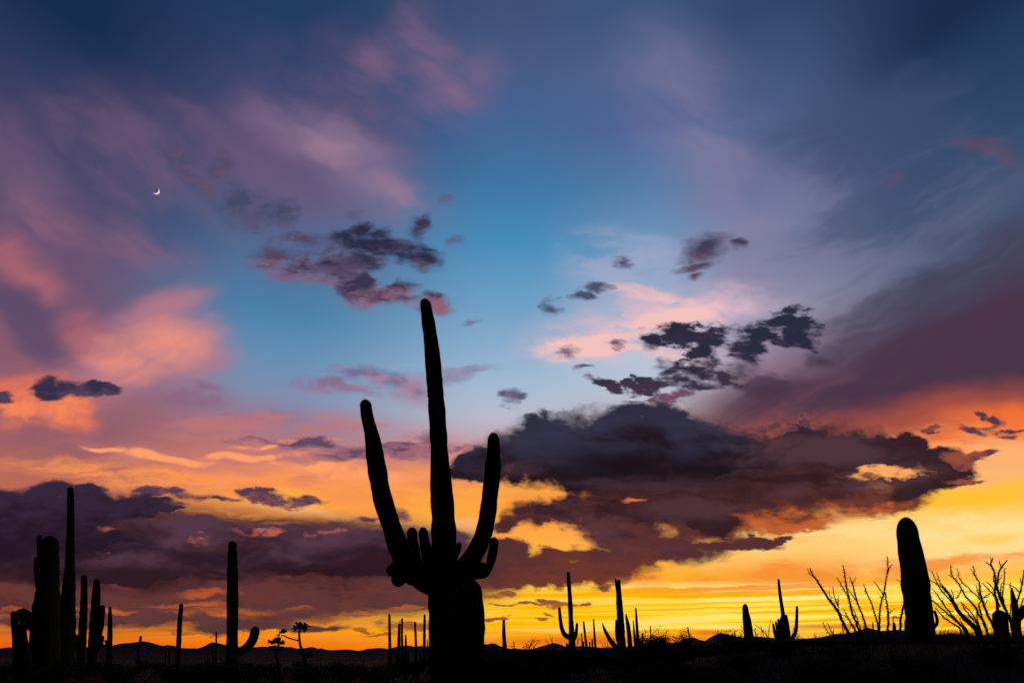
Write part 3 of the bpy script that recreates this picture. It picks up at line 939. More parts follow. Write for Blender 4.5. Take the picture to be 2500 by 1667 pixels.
saguaro('thin lone saguaro with a tiny spur above the hills', 36.0, Z1, [
    ('trunk', [(815, 1002, 20), (815, 1050, 24), (815, 1150, 30), (811, 1300, 38), (806, 1400, 40)]),
    ('stub', [(780, 1247, 16), (788, 1268, 20), (806, 1290, 22)]),
], seed=9.4)
saguaro('leaning pole saguaro with a ragged blunt top', 40.0, Z2, [
    ('trunk', [(235, 836, 32), (234, 870, 35), (222, 1000, 40), (214, 1150, 43), (209, 1250, 43), (200, 1420, 46)]),
    ('stub', [(222, 840, 10), (226, 860, 14), (230, 890, 16)]),
], seed=10.2)
saguaro('stout saguaro with one short arm curling up from its base', 22.0, Z2, [
    ('trunk', [(705, 264, 64), (705, 300, 74), (706, 400, 82), (706, 650, 97), (706, 900, 99), (703, 1100, 97), (702, 1250, 98), (702, 1420, 100)]),
    ('arm', [(916, 1046, 62), (914, 1085, 72), (892, 1165, 82), (848, 1228, 78), (790, 1268, 72), (710, 1290, 72)]),
], spines=160, seed=11.3)
# centre and right
saguaro('candelabra saguaro with a long left arm and a short right arm', 45.0, Z5, [
    ('trunk', [(1025, 222, 36), (1026, 260, 42), (1032, 350, 48), (1043, 500, 52), (1051, 650, 58), (1057, 800, 58), (1066, 950, 68), (1070, 1100, 86), (1070, 1180, 88)]),
    ('arm', [(918, 646, 30), (920, 690, 36), (928, 780, 43), (944, 890, 50), (976, 972, 60), (1020, 1006, 66), (1066, 1020, 66)]),
    ('arm', [(1130, 836, 28), (1129, 880, 34), (1122, 950, 42), (1106, 1020, 46), (1075, 1060, 46)]),
    ('stub', [(1007, 1080, 28), (1010, 1120, 32), (1030, 1160, 36)]),
], seed=12.1)
saguaro('heavy twin topped saguaro column with a thin stem beside its crown', 40.0, Z5, [
    ('trunk', [(1636, 316, 44), (1632, 350, 52), (1632, 420, 62), (1642, 600, 75), (1655, 800, 86), (1660, 1000, 104), (1668, 1150, 112)]),
    ('stem_top', [(1597, 300, 20), (1598, 340, 22), (1606, 420, 24), (1620, 500, 24)]),
    ('arm', [(1604, 799, 20), (1603, 860, 24), (1602, 950, 28), (1620, 1060, 34)]),
], seed=13.5)
saguaro('saguaro leaning outward from the foot of a heavy column', 39.0, Z5, [
    ('trunk', [(1438, 838, 8), (1446, 870, 20), (1466, 925, 36), (1500, 990, 50), (1540, 1060, 56), (1590, 1130, 58)]),
], seed=14.2)
saguaro('narrow shouldered saguaro beside the heavy column', 41.0, Z5, [
    ('trunk', [(1723, 727, 16), (1725, 760, 22), (1738, 820, 40), (1750, 900, 50), (1766, 1040, 56), (1772, 1140, 58)]),
    ('stub', [(1764, 848, 14), (1764, 890, 18), (1760, 950, 22)]),
], seed=15.2)
saguaro('blunt cone shaped saguaro without arms', 28.0, Z6, [
    ('trunk', [(1280, 610, 48), (1282, 650, 62), (1289, 720, 78), (1308, 850, 100), (1326, 1000, 116), (1338, 1120, 124)]),
], spines=120, seed=16.2)
saguaro('hand shaped saguaro with a tall leaning spike and clustered fingers', 38.0, Z6, [
    ('trunk', [(1685, 308, 25), (1688, 350, 29), (1698, 450, 35), (1714, 570, 40), (1738, 730, 48), (1750, 830, 90), (1745, 920, 130), (1750, 1020, 140), (1755, 1130, 140)]),
    ('arm', [(1619, 843, 24), (1624, 880, 28), (1642, 960, 38), (1680, 1050, 50)]),
    ('arm', [(1652, 820, 24), (1657, 860, 28), (1676, 930, 40), (1700, 1000, 40)]),
    ('arm', [(1682, 788, 24), (1686, 830, 30), (1700, 900, 40), (1720, 960, 40)]),
    ('arm', [(1714, 768, 24), (1718, 820, 34), (1728, 880, 40)]),
    ('arm', [(1776, 738, 24), (1782, 780, 32), (1795, 880, 42), (1803, 980, 50), (1780, 1070, 50)]),
    ('arm', [(1908, 636, 27), (1907, 690, 31), (1905, 780, 34), (1898, 900, 42), (1882, 975, 46), (1845, 1020, 46), (1790, 1050, 46)]),
], seed=17.2)
saguaro('large smooth tapering saguaro standing among wiry ocotillos', 10.0, Z8, [
    ('trunk', [(218, 118, 104), (219, 160, 128), (229, 230, 158), (256, 400, 186), (287, 560, 200), (308, 740, 202), (328, 900, 206), (346, 1050, 208), (358, 1250, 210)]),
    ('arm', [(470, 930, 18), (478, 955, 23), (494, 1000, 24), (492, 1050, 25), (455, 1092, 26)]),
], near=True, spines=420, seed=18.2)
saguaro('young dome topped saguaro behind the ocotillo branches', 12.0, Z8, [
    ('trunk', [(1040, 926, 84), (1041, 965, 100), (1050, 1040, 112), (1060, 1140, 116)]),
], seed=19.1)
saguaro('small pointed saguaro with an elbow arm beside the ocotillo', 12.5, Z8, [
    ('trunk', [(1147, 732, 14), (1151, 765, 24), (1164, 840, 40), (1183, 950, 56), (1194, 1080, 62)]),
    ('arm', [(1246, 882, 34), (1248, 920, 42), (1240, 970, 46), (1200, 1020, 46)]),
], seed=20.1)
saguaro('stubby saguaro shoot rising from the brush beside the big tapering one', 14.0, Z7, [
    ('trunk', [(1013, 1035, 18), (1016, 1070, 26), (1020, 1130, 32)]),
], seed=21.1)
# thin far columns along the horizon: (zone, tip x, tip y, tip width, foot x, foot y, foot width, distance, crook)
FAR = [(Z1, 1043, 1217, 16, 1024, 1400, 22, 70), (Z2, 557, 1092, 12, 548, 1360, 20, 80), (Z2, 90, 1262, 12, 86, 1380, 16, 90), (Z2, 126, 1258, 12, 122, 1380, 16, 92), (Z2, 480, 1282, 8, 478, 1380, 12, 95),
       (Z2, 528, 1262, 10, 524, 1370, 16, 84),
       (Z4, 338, 1000, 18, 344, 1380, 28, 60), (Z4, 442, 1034, 15, 446, 1380, 22, 66), (Z4, 420, 1077, 22, 418, 1380, 30, 62), (Z4, 472, 1168, 10, 470, 1360, 26, 64), (Z4, 548, 1062, 15, 556, 1380, 24, 61),
       (Z4, 627, 1002, 17, 626, 1380, 28, 58), (Z4, 648, 1208, 7, 654, 1360, 14, 70), (Z4, 490, 1316, 12, 494, 1380, 16, 60), (Z4, 380, 1294, 12, 398, 1380, 22, 60), (Z4, 582, 1316, 12, 604, 1380, 18, 60),
       (Z5, 245, 803, 32, 262, 1180, 56, 52), (Z5, 222, 1118, 18, 224, 1190, 22, 51), (Z5, 367, 1058, 11, 377, 1200, 18, 80), (Z5, 121, 1098, 13, 124, 1220, 18, 85), (Z5, 164, 1140, 9, 166, 1220, 12, 88), (Z5, 342, 1178, 10, 343, 1230, 14, 80),
       (Z5, 1185, 958, 13, 1196, 1180, 22, 48), (Z5, 1206, 1062, 20, 1210, 1180, 26, 47), (Z5, 1209, 818, 19, 1252, 1180, 34, 46), (Z5, 1285, 1066, 20, 1286, 1180, 26, 47), (Z5, 1314, 1028, 18, 1318, 1180, 24, 49), (Z5, 1330, 787, 15, 1356, 1180, 32, 47),
       (Z5, 1810, 806, 9, 1836, 1130, 36, 44), (Z5, 1840, 653, 15, 1872, 1150, 46, 43), (Z5, 1920, 958, 20, 1924, 1140, 26, 45), (Z5, 2017, 873, 11, 2027, 1140, 18, 55),
       (Z6, 587, 884, 9, 634, 1150, 26, 60), (Z6, 952, 926, 9, 960, 1090, 15, 65), (Z6, 1156, 923, 9, 1168, 1070, 14, 66), (Z6, 849, 1010, 6, 852, 1090, 9, 70), (Z6, 1214, 1008, 18, 1220, 1100, 22, 50),
       (Z7, 828, 1033, 9, 833, 1200, 16, 30), (Z7, 750, 1070, 9, 752, 1210, 13, 32), (Z7, 410, 1185, 8, 412, 1230, 12, 40), (Z7, 545, 1120, 10, 552, 1220, 15, 36)]
FAR_SETS = ((620, 'thin far saguaro column standing before the hills left of the stout saguaro', 'far saguaros before the left hills'),
            (1120, 'thin far saguaro column in the row close left of the great branching saguaro', 'far saguaros beside the great branching one'),
            (1330, 'thin far saguaro column between the round topped saguaro and the dead arching bush', 'far saguaros before the small peak'),
            (1470, 'plain saguaro pole in the row between the candelabra and the outward leaning saguaro', 'saguaro poles beside the candelabra'),
            (1600, 'plain saguaro pole right of the heavy twin topped column', 'saguaro poles beside the heavy column'),
            (1900, 'very thin far saguaro pole above the brush near the mesquites', 'far saguaro poles among the mesquites'),
            (2600, 'short thin saguaro shoot among the feet of the spreading ocotillo', 'saguaro shoots among the ocotillo'))
for i, (z, x0, y0, w0, x1, y1, w1, D) in enumerate(FAR):
    lab, grp = next((l, g) for lim, l, g in FAR_SETS if z[0] + x0 * z[2] < lim)
    j = mnoise.noise(Vector((i * 1.7, 0.4, 2))) * 0.06 * (y1 - y0)
    saguaro(lab, D, z, [
        ('trunk', [(x0, y0, w0), (x0 + (x1 - x0) * .10, y0 + (y1 - y0) * .1, w0 + (w1 - w0) * .25), (x0 + (x1 - x0) * .5 + j * .4, y0 + (y1 - y0) * .5, w0 + (w1 - w0) * .65), (x1, y1, w1)])],
        group=grp, seed=30 + i)


# ------------------------------------------------------------------ ocotillos: wands studded with leaf tufts and thorns
def ocotillo(label, D, zone, wands, seed):
    rnd = random.Random(seed)
    root = None
    tv, tf = [], []
    built = []
    extra = []
    for pts, w0, w1, rooted in wands:                   # short side twigs leaving the wands
        for _ in range(1 if rooted else 0):
            i = rnd.randrange(0, len(pts) - 1)
            t = rnd.random()
            x, y = (pts[i][c] + (pts[i + 1][c] - pts[i][c]) * t for c in (0, 1))
            if y > 1010:
                continue
            a, L = R(rnd.choice((-1, 1)) * rnd.uniform(18, 60)), rnd.uniform(30, 80) * (10.5 / D if D < 20 else 0.4)
            ux, uy = pts[i][0] - pts[i + 1][0], pts[i][1] - pts[i + 1][1]
            m = math.hypot(ux, uy)
            ux, uy = ux / m, uy / m
            vx, vy = ux * math.cos(a) - uy * math.sin(a), ux * math.sin(a) + uy * math.cos(a)
            extra.append(([(x + vx * L + rnd.gauss(0, 5), y + vy * L - 8), (x + vx * L * .5 + rnd.gauss(0, 4), y + vy * L * .5), (x, y)], 4, 7, False))
    for pts, w0, w1, rooted in list(wands) + extra:
        n = len(pts)
        dy = rnd.uniform(-0.7, 0.7)
        q = [(p[0], p[1], 0.85 * (w0 + (w1 - w0) * i / max(1, n - 1)), dy) for i, p in enumerate(pts)]
        wp = to_world(zone, q, D)
        if rooted:
            x, y, z, r_ = wp[-1]
            wp.append((x, y, min(z - 0.1, ground_z(x, y) - 0.1), r_))
        path = catmull(wp, 5)
        path = [(p[0] + rnd.gauss(0, .004), p[1] + rnd.gauss(0, .006), p[2] + rnd.gauss(0, .003), max(p[3], 0.004)) for p in path]
        vs_, fs_, fr = sweep(path, 6, 0, 0, True, 0.25, rnd.random() * 9, step=0.035)
        built.append((vs_, fs_))
        for i in range(4, len(fr) - 1):
            c, u, w, rr = fr[i]
            for _ in range(7 if i > 8 else 1):
                an = rnd.uniform(0, 6.28)
                nrm = u * math.cos(an) + w * math.sin(an)
                p = c.lerp(fr[i + 1][0], rnd.random()) + nrm * rr * 0.8
                dn = (nrm + Vector((rnd.gauss(0, .5), rnd.gauss(0, .5), rnd.gauss(0.25, .5)))).normalized()
                L = rnd.uniform(0.012, 0.040)
                s = dn.orthogonal().normalized() * rnd.uniform(0.003, 0.008)
                k = len(tv)
                tv += [p - s * .3, p + dn * L * .55 + s, p + dn * L, p + dn * L * .55 - s]
                tf.append((k, k + 1, k + 2, k + 3))
    lowest = min((v for vs_, _ in built for v in vs_), key=lambda v: v[2])
    base = Vector((lowest[0], lowest[1], ground_z(lowest[0], lowest[1])))
    root = empty('ocotillo', base)
    tag(root, label, 'shrub')
    for vs_, fs_ in built:
        obj('branch', rel(vs_, base), fs_, 'bark', root, smooth=True)
    tag(obj('leaf_tufts', rel([tuple(v) for v in tv], base), tf, 'leaf', root), kind='stuff')
    return root


ocotillo('spreading ocotillo of long studded wands left of the large tapering saguaro', 10.5, Z7, [
    ([(272, 562), (300, 615), (350, 690), (450, 840), (530, 950), (590, 1080), (650, 1230)], 9, 34, True),
    ([(252, 566), (270, 605), (300, 630)], 4, 6, False),
    ([(565, 535), (585, 620), (600, 740), (625, 850), (650, 960), (700, 1090), (735, 1230)], 8, 24, True),
    ([(514, 645), (565, 725), (618, 830), (640, 900)], 7, 11, False),
    ([(625, 640), (662, 740), (688, 850), (740, 980), (772, 1100), (792, 1230)], 8, 26, True),
    ([(608, 738), (650, 800), (692, 862)], 6, 9, False),
    ([(750, 702), (785, 800), (828, 900), (858, 1010), (878, 1100), (882, 1230)], 7, 20, True),
    ([(955, 460), (960, 560), (942, 680), (920, 800), (892, 920), (884, 1080), (880, 1220)], 9, 20, True),
    ([(1008, 530), (988, 536), (966, 580), (956, 620)], 6, 10, False),
    ([(932, 770), (952, 880), (964, 1010), (960, 1200)], 12, 24, True),
    ([(845, 676), (886, 738), (925, 800)], 6, 9, False),
    ([(480, 725), (490, 800), (524, 900)], 6, 9, False),
    ([(530, 800), (524, 860), (516, 890)], 5, 7, False),
    ([(445, 760), (455, 810), (470, 850)], 5, 7, False),
    ([(390, 1033), (430, 1110), (500, 1220)], 8, 12, True),
    ([(430, 1040), (475, 1130), (540, 1230)], 7, 11, True),
    ([(483, 1100), (486, 1160), (490, 1230)], 8, 11, True),
    ([(570, 918), (612, 1000), (660, 1080), (720, 1230)], 7, 15, True),
    ([(655, 915), (690, 1005), (722, 1110), (740, 1230)], 7, 15, True),
    ([(555, 960), (620, 1010), (690, 1130), (700, 1230)], 7, 14, True),
    ([(560, 1050), (570, 1130), (580, 1230)], 8, 14, True),
    ([(625, 1090), (650, 1050), (665, 1100), (690, 1180)], 5, 8, False),
], 11)
ocotillo('slim ocotillo wands pressed close to the left flank of the large saguaro', 11.2, Z7, [
    ([(1110, 830), (1086, 940), (1072, 1040), (1068, 1200)], 16, 28, True),
    ([(1140, 940), (1118, 1030), (1105, 1200)], 12, 18, True),
    ([(1160, 1020), (1140, 1090), (1130, 1200)], 10, 16, True),
    ([(1032, 664), (1062, 672), (1095, 704), (1130, 780), (1120, 850)], 5, 9, False),
    ([(1042, 1003), (1026, 982), (1008, 990), (1008, 1050), (1014, 1180)], 4, 8, True),
], 12)
ocotillo('dense ocotillo fanning leftward out of the brush right of the large saguaro', 10.8, Z8, [
    ([(540, 720), (580, 770), (640, 860), (700, 960), (770, 1030), (850, 1120)], 14, 50, True),
    ([(448, 588), (490, 680), (530, 755), (600, 830), (655, 900)], 7, 14, False),
    ([(490, 598), (520, 690), (580, 750), (620, 820)], 7, 11, False),
    ([(418, 653), (495, 700), (560, 745)], 7, 10, False),
    ([(617, 533), (620, 620), (690, 710), (740, 800), (820, 890), (870, 980), (930, 1100)], 8, 22, True),
    ([(672, 563), (690, 650), (760, 730), (840, 800), (872, 840)], 7, 11, False),
    ([(808, 540), (830, 630), (865, 690), (870, 770), (895, 860), (930, 950), (1000, 1110)], 9, 24, True),
    ([(840, 703), (853, 780), (880, 840)], 7, 10, False),
    ([(428, 755), (440, 830), (520, 900), (600, 970), (690, 1050), (760, 1120)], 7, 24, True),
    ([(458, 742), (500, 800), (560, 890), (650, 1000), (740, 1120)], 7, 18, True),
    ([(478, 905), (540, 980), (620, 1040), (700, 1110)], 7, 18, True),
    ([(500, 945), (580, 945), (640, 940)], 5, 8, False),
    ([(615, 745), (635, 790), (636, 840)], 6, 9, False),
    ([(702, 752), (690, 790), (660, 830)], 7, 9, False),
    ([(700, 850), (760, 950), (820, 1020), (880, 1110)], 9, 18, True),
    ([(720, 868), (800, 960), (850, 1040), (870, 1110)], 8, 16, True),
    ([(985, 765), (930, 800), (895, 830), (860, 880), (870, 920), (905, 1060), (930, 1110)], 7, 16, True),
    ([(935, 845), (915, 880), (905, 900)], 6, 9, False),
    ([(840, 900), (845, 1000), (850, 1100)], 8, 14, True),
    ([(690, 1000), (720, 1060), (760, 1120)], 7, 12, True),
    ([(985, 1010), (990, 1050), (1000, 1110)], 9, 12, True),
], 13)
ocotillo('upright forked ocotillo behind the young dome topped saguaro', 12.6, Z8, [
    ([(980, 470), (972, 535), (1000, 605), (1008, 700), (1000, 790), (1022, 870), (1024, 1120)], 10, 28, True),
    ([(924, 505), (975, 548), (998, 600)], 8, 11, False),
    ([(1108, 492), (1056, 560), (1030, 630), (1022, 720), (1042, 800), (1082, 900), (1130, 1000), (1160, 1120)], 10, 32, True),
    ([(1040, 495), (1048, 530), (1058, 560)], 8, 10, False),
    ([(1085, 560), (1082, 680), (1068, 790), (1078, 870)], 9, 14, False),
    ([(888, 690), (950, 750), (1010, 830), (1050, 900)], 8, 13, False),
    ([(928, 676), (982, 740), (1010, 780)], 7, 10, False),
    ([(1058, 690), (1050, 760), (1050, 830)], 8, 12, False),
    ([(990, 620), (1000, 690), (1030, 780), (1080, 850)], 12, 18, False),
    ([(1140, 870), (1140, 960), (1150, 1100)], 8, 12, True),
], 14)
ocotillo('ocotillo with a bent forked wand beside the small pointed saguaro', 12.8, Z8, [
    ([(1252, 575), (1242, 700), (1205, 820), (1188, 920), (1180, 1120)], 9, 20, True),
    ([(1224, 648), (1236, 720), (1228, 770)], 7, 10, False),
    ([(1108, 698), (1135, 712), (1180, 732), (1218, 780)], 6, 9, False),
    ([(1140, 690), (1134, 715), (1132, 735)], 5, 7, False),
    ([(1255, 820), (1225, 900), (1210, 1000), (1200, 1120)], 9, 14, True),
], 15)
ocotillo('faint distant ocotillo with crooked wands between the cone and hand shaped saguaros', 34.0, Z6, [
    ([(1393, 850), (1440, 890), (1480, 920), (1530, 980), (1570, 1090)], 5, 11, True),
    ([(1595, 803), (1580, 860), (1570, 930), (1566, 1000), (1560, 1090)], 5, 11, True),
    ([(1465, 868), (1485, 930), (1510, 1000), (1530, 1090)], 5, 10, True),
    ([(1412, 890), (1400, 940), (1420, 1010), (1450, 1090)], 5, 10, True),
    ([(1378, 912), (1410, 960), (1440, 1020), (1470, 1090)], 5, 10, True),
    ([(1232, 880), (1262, 915), (1290, 960), (1330, 1090)], 5, 8, True),
    ([(1228, 920), (1270, 970), (1310, 1090)], 5, 8, True),
    ([(1520, 920), (1545, 980), (1560, 1050)], 5, 8, False),
    ([(1492, 925), (1475, 980), (1480, 1090)], 5, 9, True),
    ([(1630, 975), (1640, 1030), (1650, 1090)], 5, 9, True),
    ([(1865, 900), (1855, 960), (1830, 1060)], 4, 8, True),
], 16)
ocotillo('dead arching bush of bare bent twigs left of the candelabra saguaro', 40.0, Z5, [
    ([(680, 1045), (640, 1050), (590, 1090), (560, 1140), (545, 1200)], 5, 12, True),
    ([(700, 1050), (660, 1075), (620, 1120), (590, 1200)], 5, 12, True),
    ([(580, 1020), (610, 1050), (570, 1090), (545, 1180)], 4, 9, True),
    ([(500, 1100), (540, 1100), (556, 1150), (550, 1200)], 4, 9, True),
    ([(520, 1075), (560, 1060), (600, 1050)], 4, 6, False),
    ([(640, 1010), (600, 1060), (560, 1120)], 4, 7, False),
    ([(760, 1050), (780, 1090), (800, 1200)], 4, 8, True),
    ([(800, 985), (815, 1030), (830, 1090), (835, 1200)], 4, 8, True),
    ([(835, 1000), (830, 1050), (840, 1120)], 4, 7, False),
    ([(745, 1030), (760, 1060), (790, 1100)], 4, 6, False),
    ([(1150, 985), (1140, 1050), (1130, 1120), (1135, 1200)], 4, 8, True),
    ([(1165, 1010), (1150, 1060), (1140, 1100)], 4, 6, False),
    ([(1415, 1060), (1440, 1110), (1470, 1200)], 5, 10, True),
    ([(1455, 1080), (1480, 1120), (1500, 1200)], 5, 10, True),
    ([(1500, 1060), (1500, 1120), (1520, 1200)], 5, 10, True),
    ([(1575, 1020), (1585, 1090), (1600, 1200)], 5, 10, True),
], 17)


# ------------------------------------------------------------------ chain fruit chollas
def cholla(label, D, zone, trunk, limbs, crowns, seed):
    rnd = random.Random(seed)
    tw = to_world(zone, trunk, D)
    x, y, z, r_ = tw[-1]
    g = ground_z(x, y)
    tw.append((x, y, min(z - 0.05, g - 0.1), r_))
    base = Vector((x, y, g))
    root = empty('cholla_cactus', base)
    tag(root, label, 'cactus')
    vs_, fs_, _ = sweep(catmull(tw, 5), 10, 0, 0, True, 0.2, seed, step=0.05)
    obj('trunk', rel(vs_, base), fs_, 'bark', root, smooth=True)
    for l in limbs:
        vs_, fs_, _ = sweep(catmull(to_world(zone, l, D), 5), 8, 0, 0, True, 0.25, seed + 2, step=0.04)
        obj('branch', rel(vs_, base), fs_, 'bark', root, smooth=True)
    for cx, cy, rx, ry, n, lo_a, hi_a in crowns:
        c = Vector(to_world(zone, [(cx, cy, 1)], D)[0][:3])
        k = zone[2] / F * D
        cv, cf = [], []
        for i in range(n):
            a = R(rnd.uniform(lo_a, hi_a))
            b = rnd.uniform(-1.1, 1.1)
            d = Vector((math.cos(a) * math.cos(b), math.sin(b), math.sin(a) * math.cos(b)))
            p = c + Vector((d.x * rx, d.y * rx, d.z * ry)) * k * rnd.uniform(0.05, 0.5)
            rr = rnd.uniform(0.028, 0.040)
            pts = [(*p, rr * 0.8)]
            dd = d.copy()
            for s in range(2):
                L = k * 0.5 * (rx + ry) * rnd.uniform(0.22, 0.36)
                dd = (dd + Vector((rnd.gauss(0, .45), rnd.gauss(0, .45), rnd.gauss(-0.05, .45)))).normalized()
                q = Vector(pts[-1][:3]) + dd * L
                mid = Vector(pts[-1][:3]).lerp(q, 0.5)
                pts.append((*mid, rr * 1.1))
                pts.append((*q, rr * 0.85))
            v1, f1, _ = sweep(list(reversed(pts)), 7, 0, 0, True, 0.2, i, step=0.03)
            o = len(cv)
            cv += v1
            cf += [tuple(t + o for t in f) for f in f1]
        tag(obj('joints', rel(cv, base), cf, 'cholla', root, smooth=True), kind='stuff')
    return root


cholla('tall cholla tree with a round tufted head and a long tufted side branch', 24.0, Z2,
       [(1316, 1085, 20), (1318, 1130, 21), (1322, 1190, 23), (1335, 1245, 26), (1352, 1290, 30), (1372, 1380, 32), (1380, 1440, 34)],
       [[(1150, 1128, 11), (1180, 1132, 12), (1215, 1150, 13), (1270, 1166, 14), (1322, 1178, 16)], [(1128, 1120, 9), (1132, 1150, 9), (1140, 1190, 8)], [(1430, 1310, 10), (1400, 1305, 14), (1350, 1300, 16)]],
       [(1336, 1062, 94, 60, 64, -30, 210), (1165, 1108, 52, 42, 16, 10, 190), (1130, 1125, 22, 22, 5, 0, 360), (1400, 1310, 60, 36, 14, -120, 60)], 5)
cholla('low dark cholla bush with stubby joints under the tall cholla branch', 25.0, Z2,
       [(1108, 1230, 18), (1108, 1280, 24), (1118, 1360, 28), (1130, 1430, 34)], [],
       [(1110, 1200, 84, 56, 56, 0, 180), (1108, 1230, 92, 36, 34, -200, 20)], 6)


# ------------------------------------------------------------------ shrubs and small trees
def shrub_mesh(seed, nstem, nleaf, hgt, spread_, leaf, tree=False):
    rnd = random.Random(seed)
    sv, sf, lv, lf = [], [], [], []
    tips = []
    for i in range(nstem):
        a = rnd.uniform(0, 6.28)
        lean = rnd.uniform(0.1, 1.0) * spread_
        h_ = hgt * rnd.uniform(0.65, 1.0) * (1 - 0.25 * lean / spread_)
        pts = []
        wx, wy = rnd.gauss(0, .06), rnd.gauss(0, .06)
        for k in range(6):
            t = k / 5
            pts.append((math.cos(a) * lean * t ** 1.2 + wx * math.sin(t * 5), math.sin(a) * lean * t ** 1.2 + wy * math.sin(t * 4), h_ * t ** 0.9 - 0.05, (0.016 if not tree else 0.03) * hgt * (1 - t * 0.8) * 0.6 + 0.002))
        pts.reverse()
        v1, f1, fr = sweep(pts, 4, 0, 0, False, 0, 0, step=hgt * 0.12)
        o = len(sv)
        sv += v1
        sf += [tuple(t + o for t in f) for f in f1]
        for j in range(3):                              # side twigs
            p = fr[rnd.randrange(0, max(1, int(len(fr) * 0.6)))][0]
            d = Vector((rnd.gauss(0, 1), rnd.gauss(0, 1), rnd.uniform(0.2, 1.3))).normalized() * hgt * rnd.uniform(.12, .3)
            o = len(sv)
            v1, f1, fr2 = sweep([(*(p + d), 0.002), (*(p + d * .5), 0.003), (*p, 0.004)], 3, 0, 0, False, 0, 0, step=hgt * .1)
            sv += v1
            sf += [tuple(t + o for t in f) for f in f1]
            tips += [f_[0] for f_ in fr2]
        tips += [f_[0] for f_ in fr[:int(len(fr) * 0.55)]]
    for i in range(nleaf):
        c = rnd.choice(tips)
        p = c + Vector((rnd.gauss(0, 1), rnd.gauss(0, 1), rnd.gauss(0, 1))) * hgt * 0.055
        d = Vector((rnd.gauss(0, 1), rnd.gauss(0, 1), rnd.gauss(0, 1))).normalized()
        e = d.orthogonal().normalized()
        s = leaf * rnd.uniform(0.6, 1.4)
        k = len(lv)
        lv += [tuple(p - d * s), tuple(p + e * s * .5), tuple(p + d * s), tuple(p - e * s * .5)]
        lf.append((k, k + 1, k + 2, k + 3))
    a = obj('stems', sv, sf, 'bark')
    b = obj('foliage', lv, lf, 'leaf')
    ma, mb_ = a.data, b.data
    for o in (a, b):
        bpy.data.objects.remove(o)
    return ma, mb_


def plant(name, meshes, loc, scale, rz, label, cat, group=None):
    root = empty(name, loc)
    root.scale = (scale[0], scale[0], scale[1])
    root.rotation_euler.z = rz
    for nm, me in zip(('stems', 'foliage') if name != 'mesquite_tree' else ('trunk', 'crown'), meshes):
        o = bpy.data.objects.new(nm, me)
        o.parent = root
        col.objects.link(o)
    return tag(root, label, cat, group)


SHRUB = [shrub_mesh(100 + i, 22, 3200, 1.0, 0.8, 0.026) for i in range(5)]
TREE = [shrub_mesh(200 + i, 16, 4200, 1.0, 0.75, 0.022, tree=True) for i in range(2)]


def stand(px, py_top, D):
    """a spot on the ground below that point of the photograph, and the height that reaches it"""
    p = at(px, py_top, D)
    g = ground_z(p.x, p.y)
    return Vector((p.x, p.y, g - 0.02)), p.z - g


for px, py, D, wd, lab in [(1585, 1541, 42, 0.9, 'airy mesquite crown at the foot of a thin far saguaro'), (1627, 1533, 40, 1.0, 'tallest leafy mesquite along the horizon, its crown full of gaps'),
                           (1776, 1538, 44, 1.1, 'dense mesquite mound with a few loose twigs on top'), (1955, 1546, 40, 1.0, 'low mesquite beside the hand shaped saguaro')]:
    loc, hh = stand(px, py, D)
    hh = max(hh, 0.8)
    plant('mesquite_tree', TREE[int(px) % 2], loc, (hh * wd, hh * 1.05), px, lab, 'tree')
rnd = random.Random(5)
spots = []
for i in range(120):                                     # right and centre: the brush that hides the rise
    px = 1190 + (i + rnd.uniform(0, 1)) / 120 * 1340
    D = rnd.choice((9, 12, 15, 20, 26, 34))
    top = 1584 - 34 * sm(px, 1250, 2450) + rnd.uniform(-7, 12)
    if 1965 < px < 2160:
        top = max(top, 1560)
    spots.append((px, top, D))
for i in range(46):                                     # right foreground: low growth over the near slope
    px = 1500 + (i + rnd.uniform(0, 1)) / 46 * 1040
    spots.append((px, 1590 + rnd.uniform(-6, 50), rnd.choice((6, 7, 8, 9, 11))))
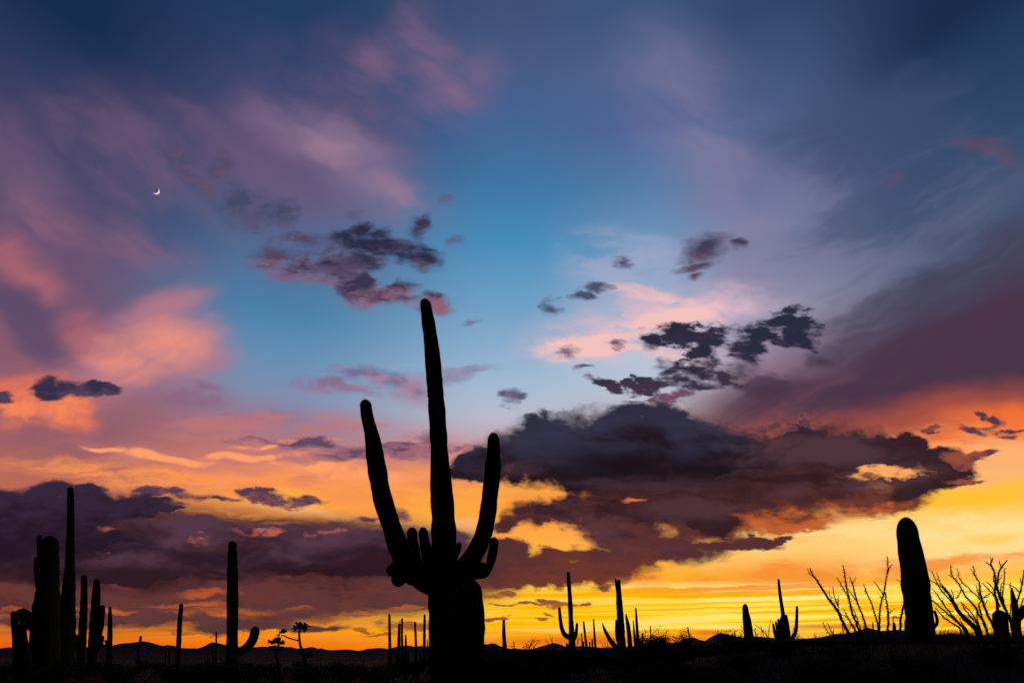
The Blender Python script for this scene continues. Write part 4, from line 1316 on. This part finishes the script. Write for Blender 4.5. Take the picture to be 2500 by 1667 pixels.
for i in range(60):                                     # left: lower, against the hills
    px = -10 + (i + rnd.uniform(0, 1)) / 60 * 1200
    D = rnd.choice((13, 17, 22, 30, 38))
    spots.append((px, 1613 + rnd.uniform(-5, 14), D))
SHRUB_SETS = ((330, 'low dark shrub at the feet of the left saguaro cluster', 'shrubs below the left cluster'),
              (640, 'low dark shrub on the flat beside the stout saguaro', 'shrubs beside the stout saguaro'),
              (900, 'low dark shrub on the flat around the cholla trees', 'shrubs around the chollas'),
              (1190, 'low dark shrub at the foot of the great branching saguaro', 'shrubs below the great saguaro'),
              (1480, 'leafy shrub in the brush below the candelabra saguaro', 'shrubs below the candelabra'),
              (1700, 'leafy shrub in the brush below the heavy twin topped column', 'shrubs below the heavy column'),
              (1980, 'leafy shrub in the brush around the cone and hand shaped saguaros', 'shrubs below the hand shaped saguaro'),
              (2200, 'leafy shrub at the feet of the spreading ocotillo', 'shrubs below the spreading ocotillo'),
              (2600, 'leafy shrub on the rise around the dense ocotillo', 'shrubs below the dense ocotillo'))
for i, (px, py, D) in enumerate(spots):
    loc, hh = stand(px, py, D)
    if hh < 0.15:
        hh = 0.2
    hh = min(hh, 1.8)
    plant('creosote_bush', SHRUB[i % 5], loc, (max(hh, 0.35) * rnd.uniform(0.9, 1.5), hh * 1.05), rnd.uniform(0, 6.28),
          *next((l, 'shrub', g) for lim, l, g in SHRUB_SETS if px < lim))

# dry grass and ground cover between them
gv, gf = [], []
for i in range(9000):
    a = R(rnd.uniform(-52, 52))
    d = 6 + 60 * rnd.random() ** 1.6
    x, y = d * math.sin(a), d * math.cos(a)
    z = ground_z(x, y)
    for b in range(3):
        h_ = rnd.uniform(0.10, 0.34)
        q = Vector((x + rnd.gauss(0, .06), y + rnd.gauss(0, .06), z - 0.02))
        t = q + Vector((rnd.gauss(0, .10), rnd.gauss(0, .10), h_))
        s = Vector((rnd.gauss(0, 1), rnd.gauss(0, 1), 0)).normalized() * 0.006
        k = len(gv)
        gv += [tuple(q - s), tuple(q + s), tuple(t)]
        gf.append((k, k + 1, k + 2))
tag(obj('grass', gv, gf, 'straw'), 'dry grass and stubble over the desert floor', 'grass', kind='stuff')
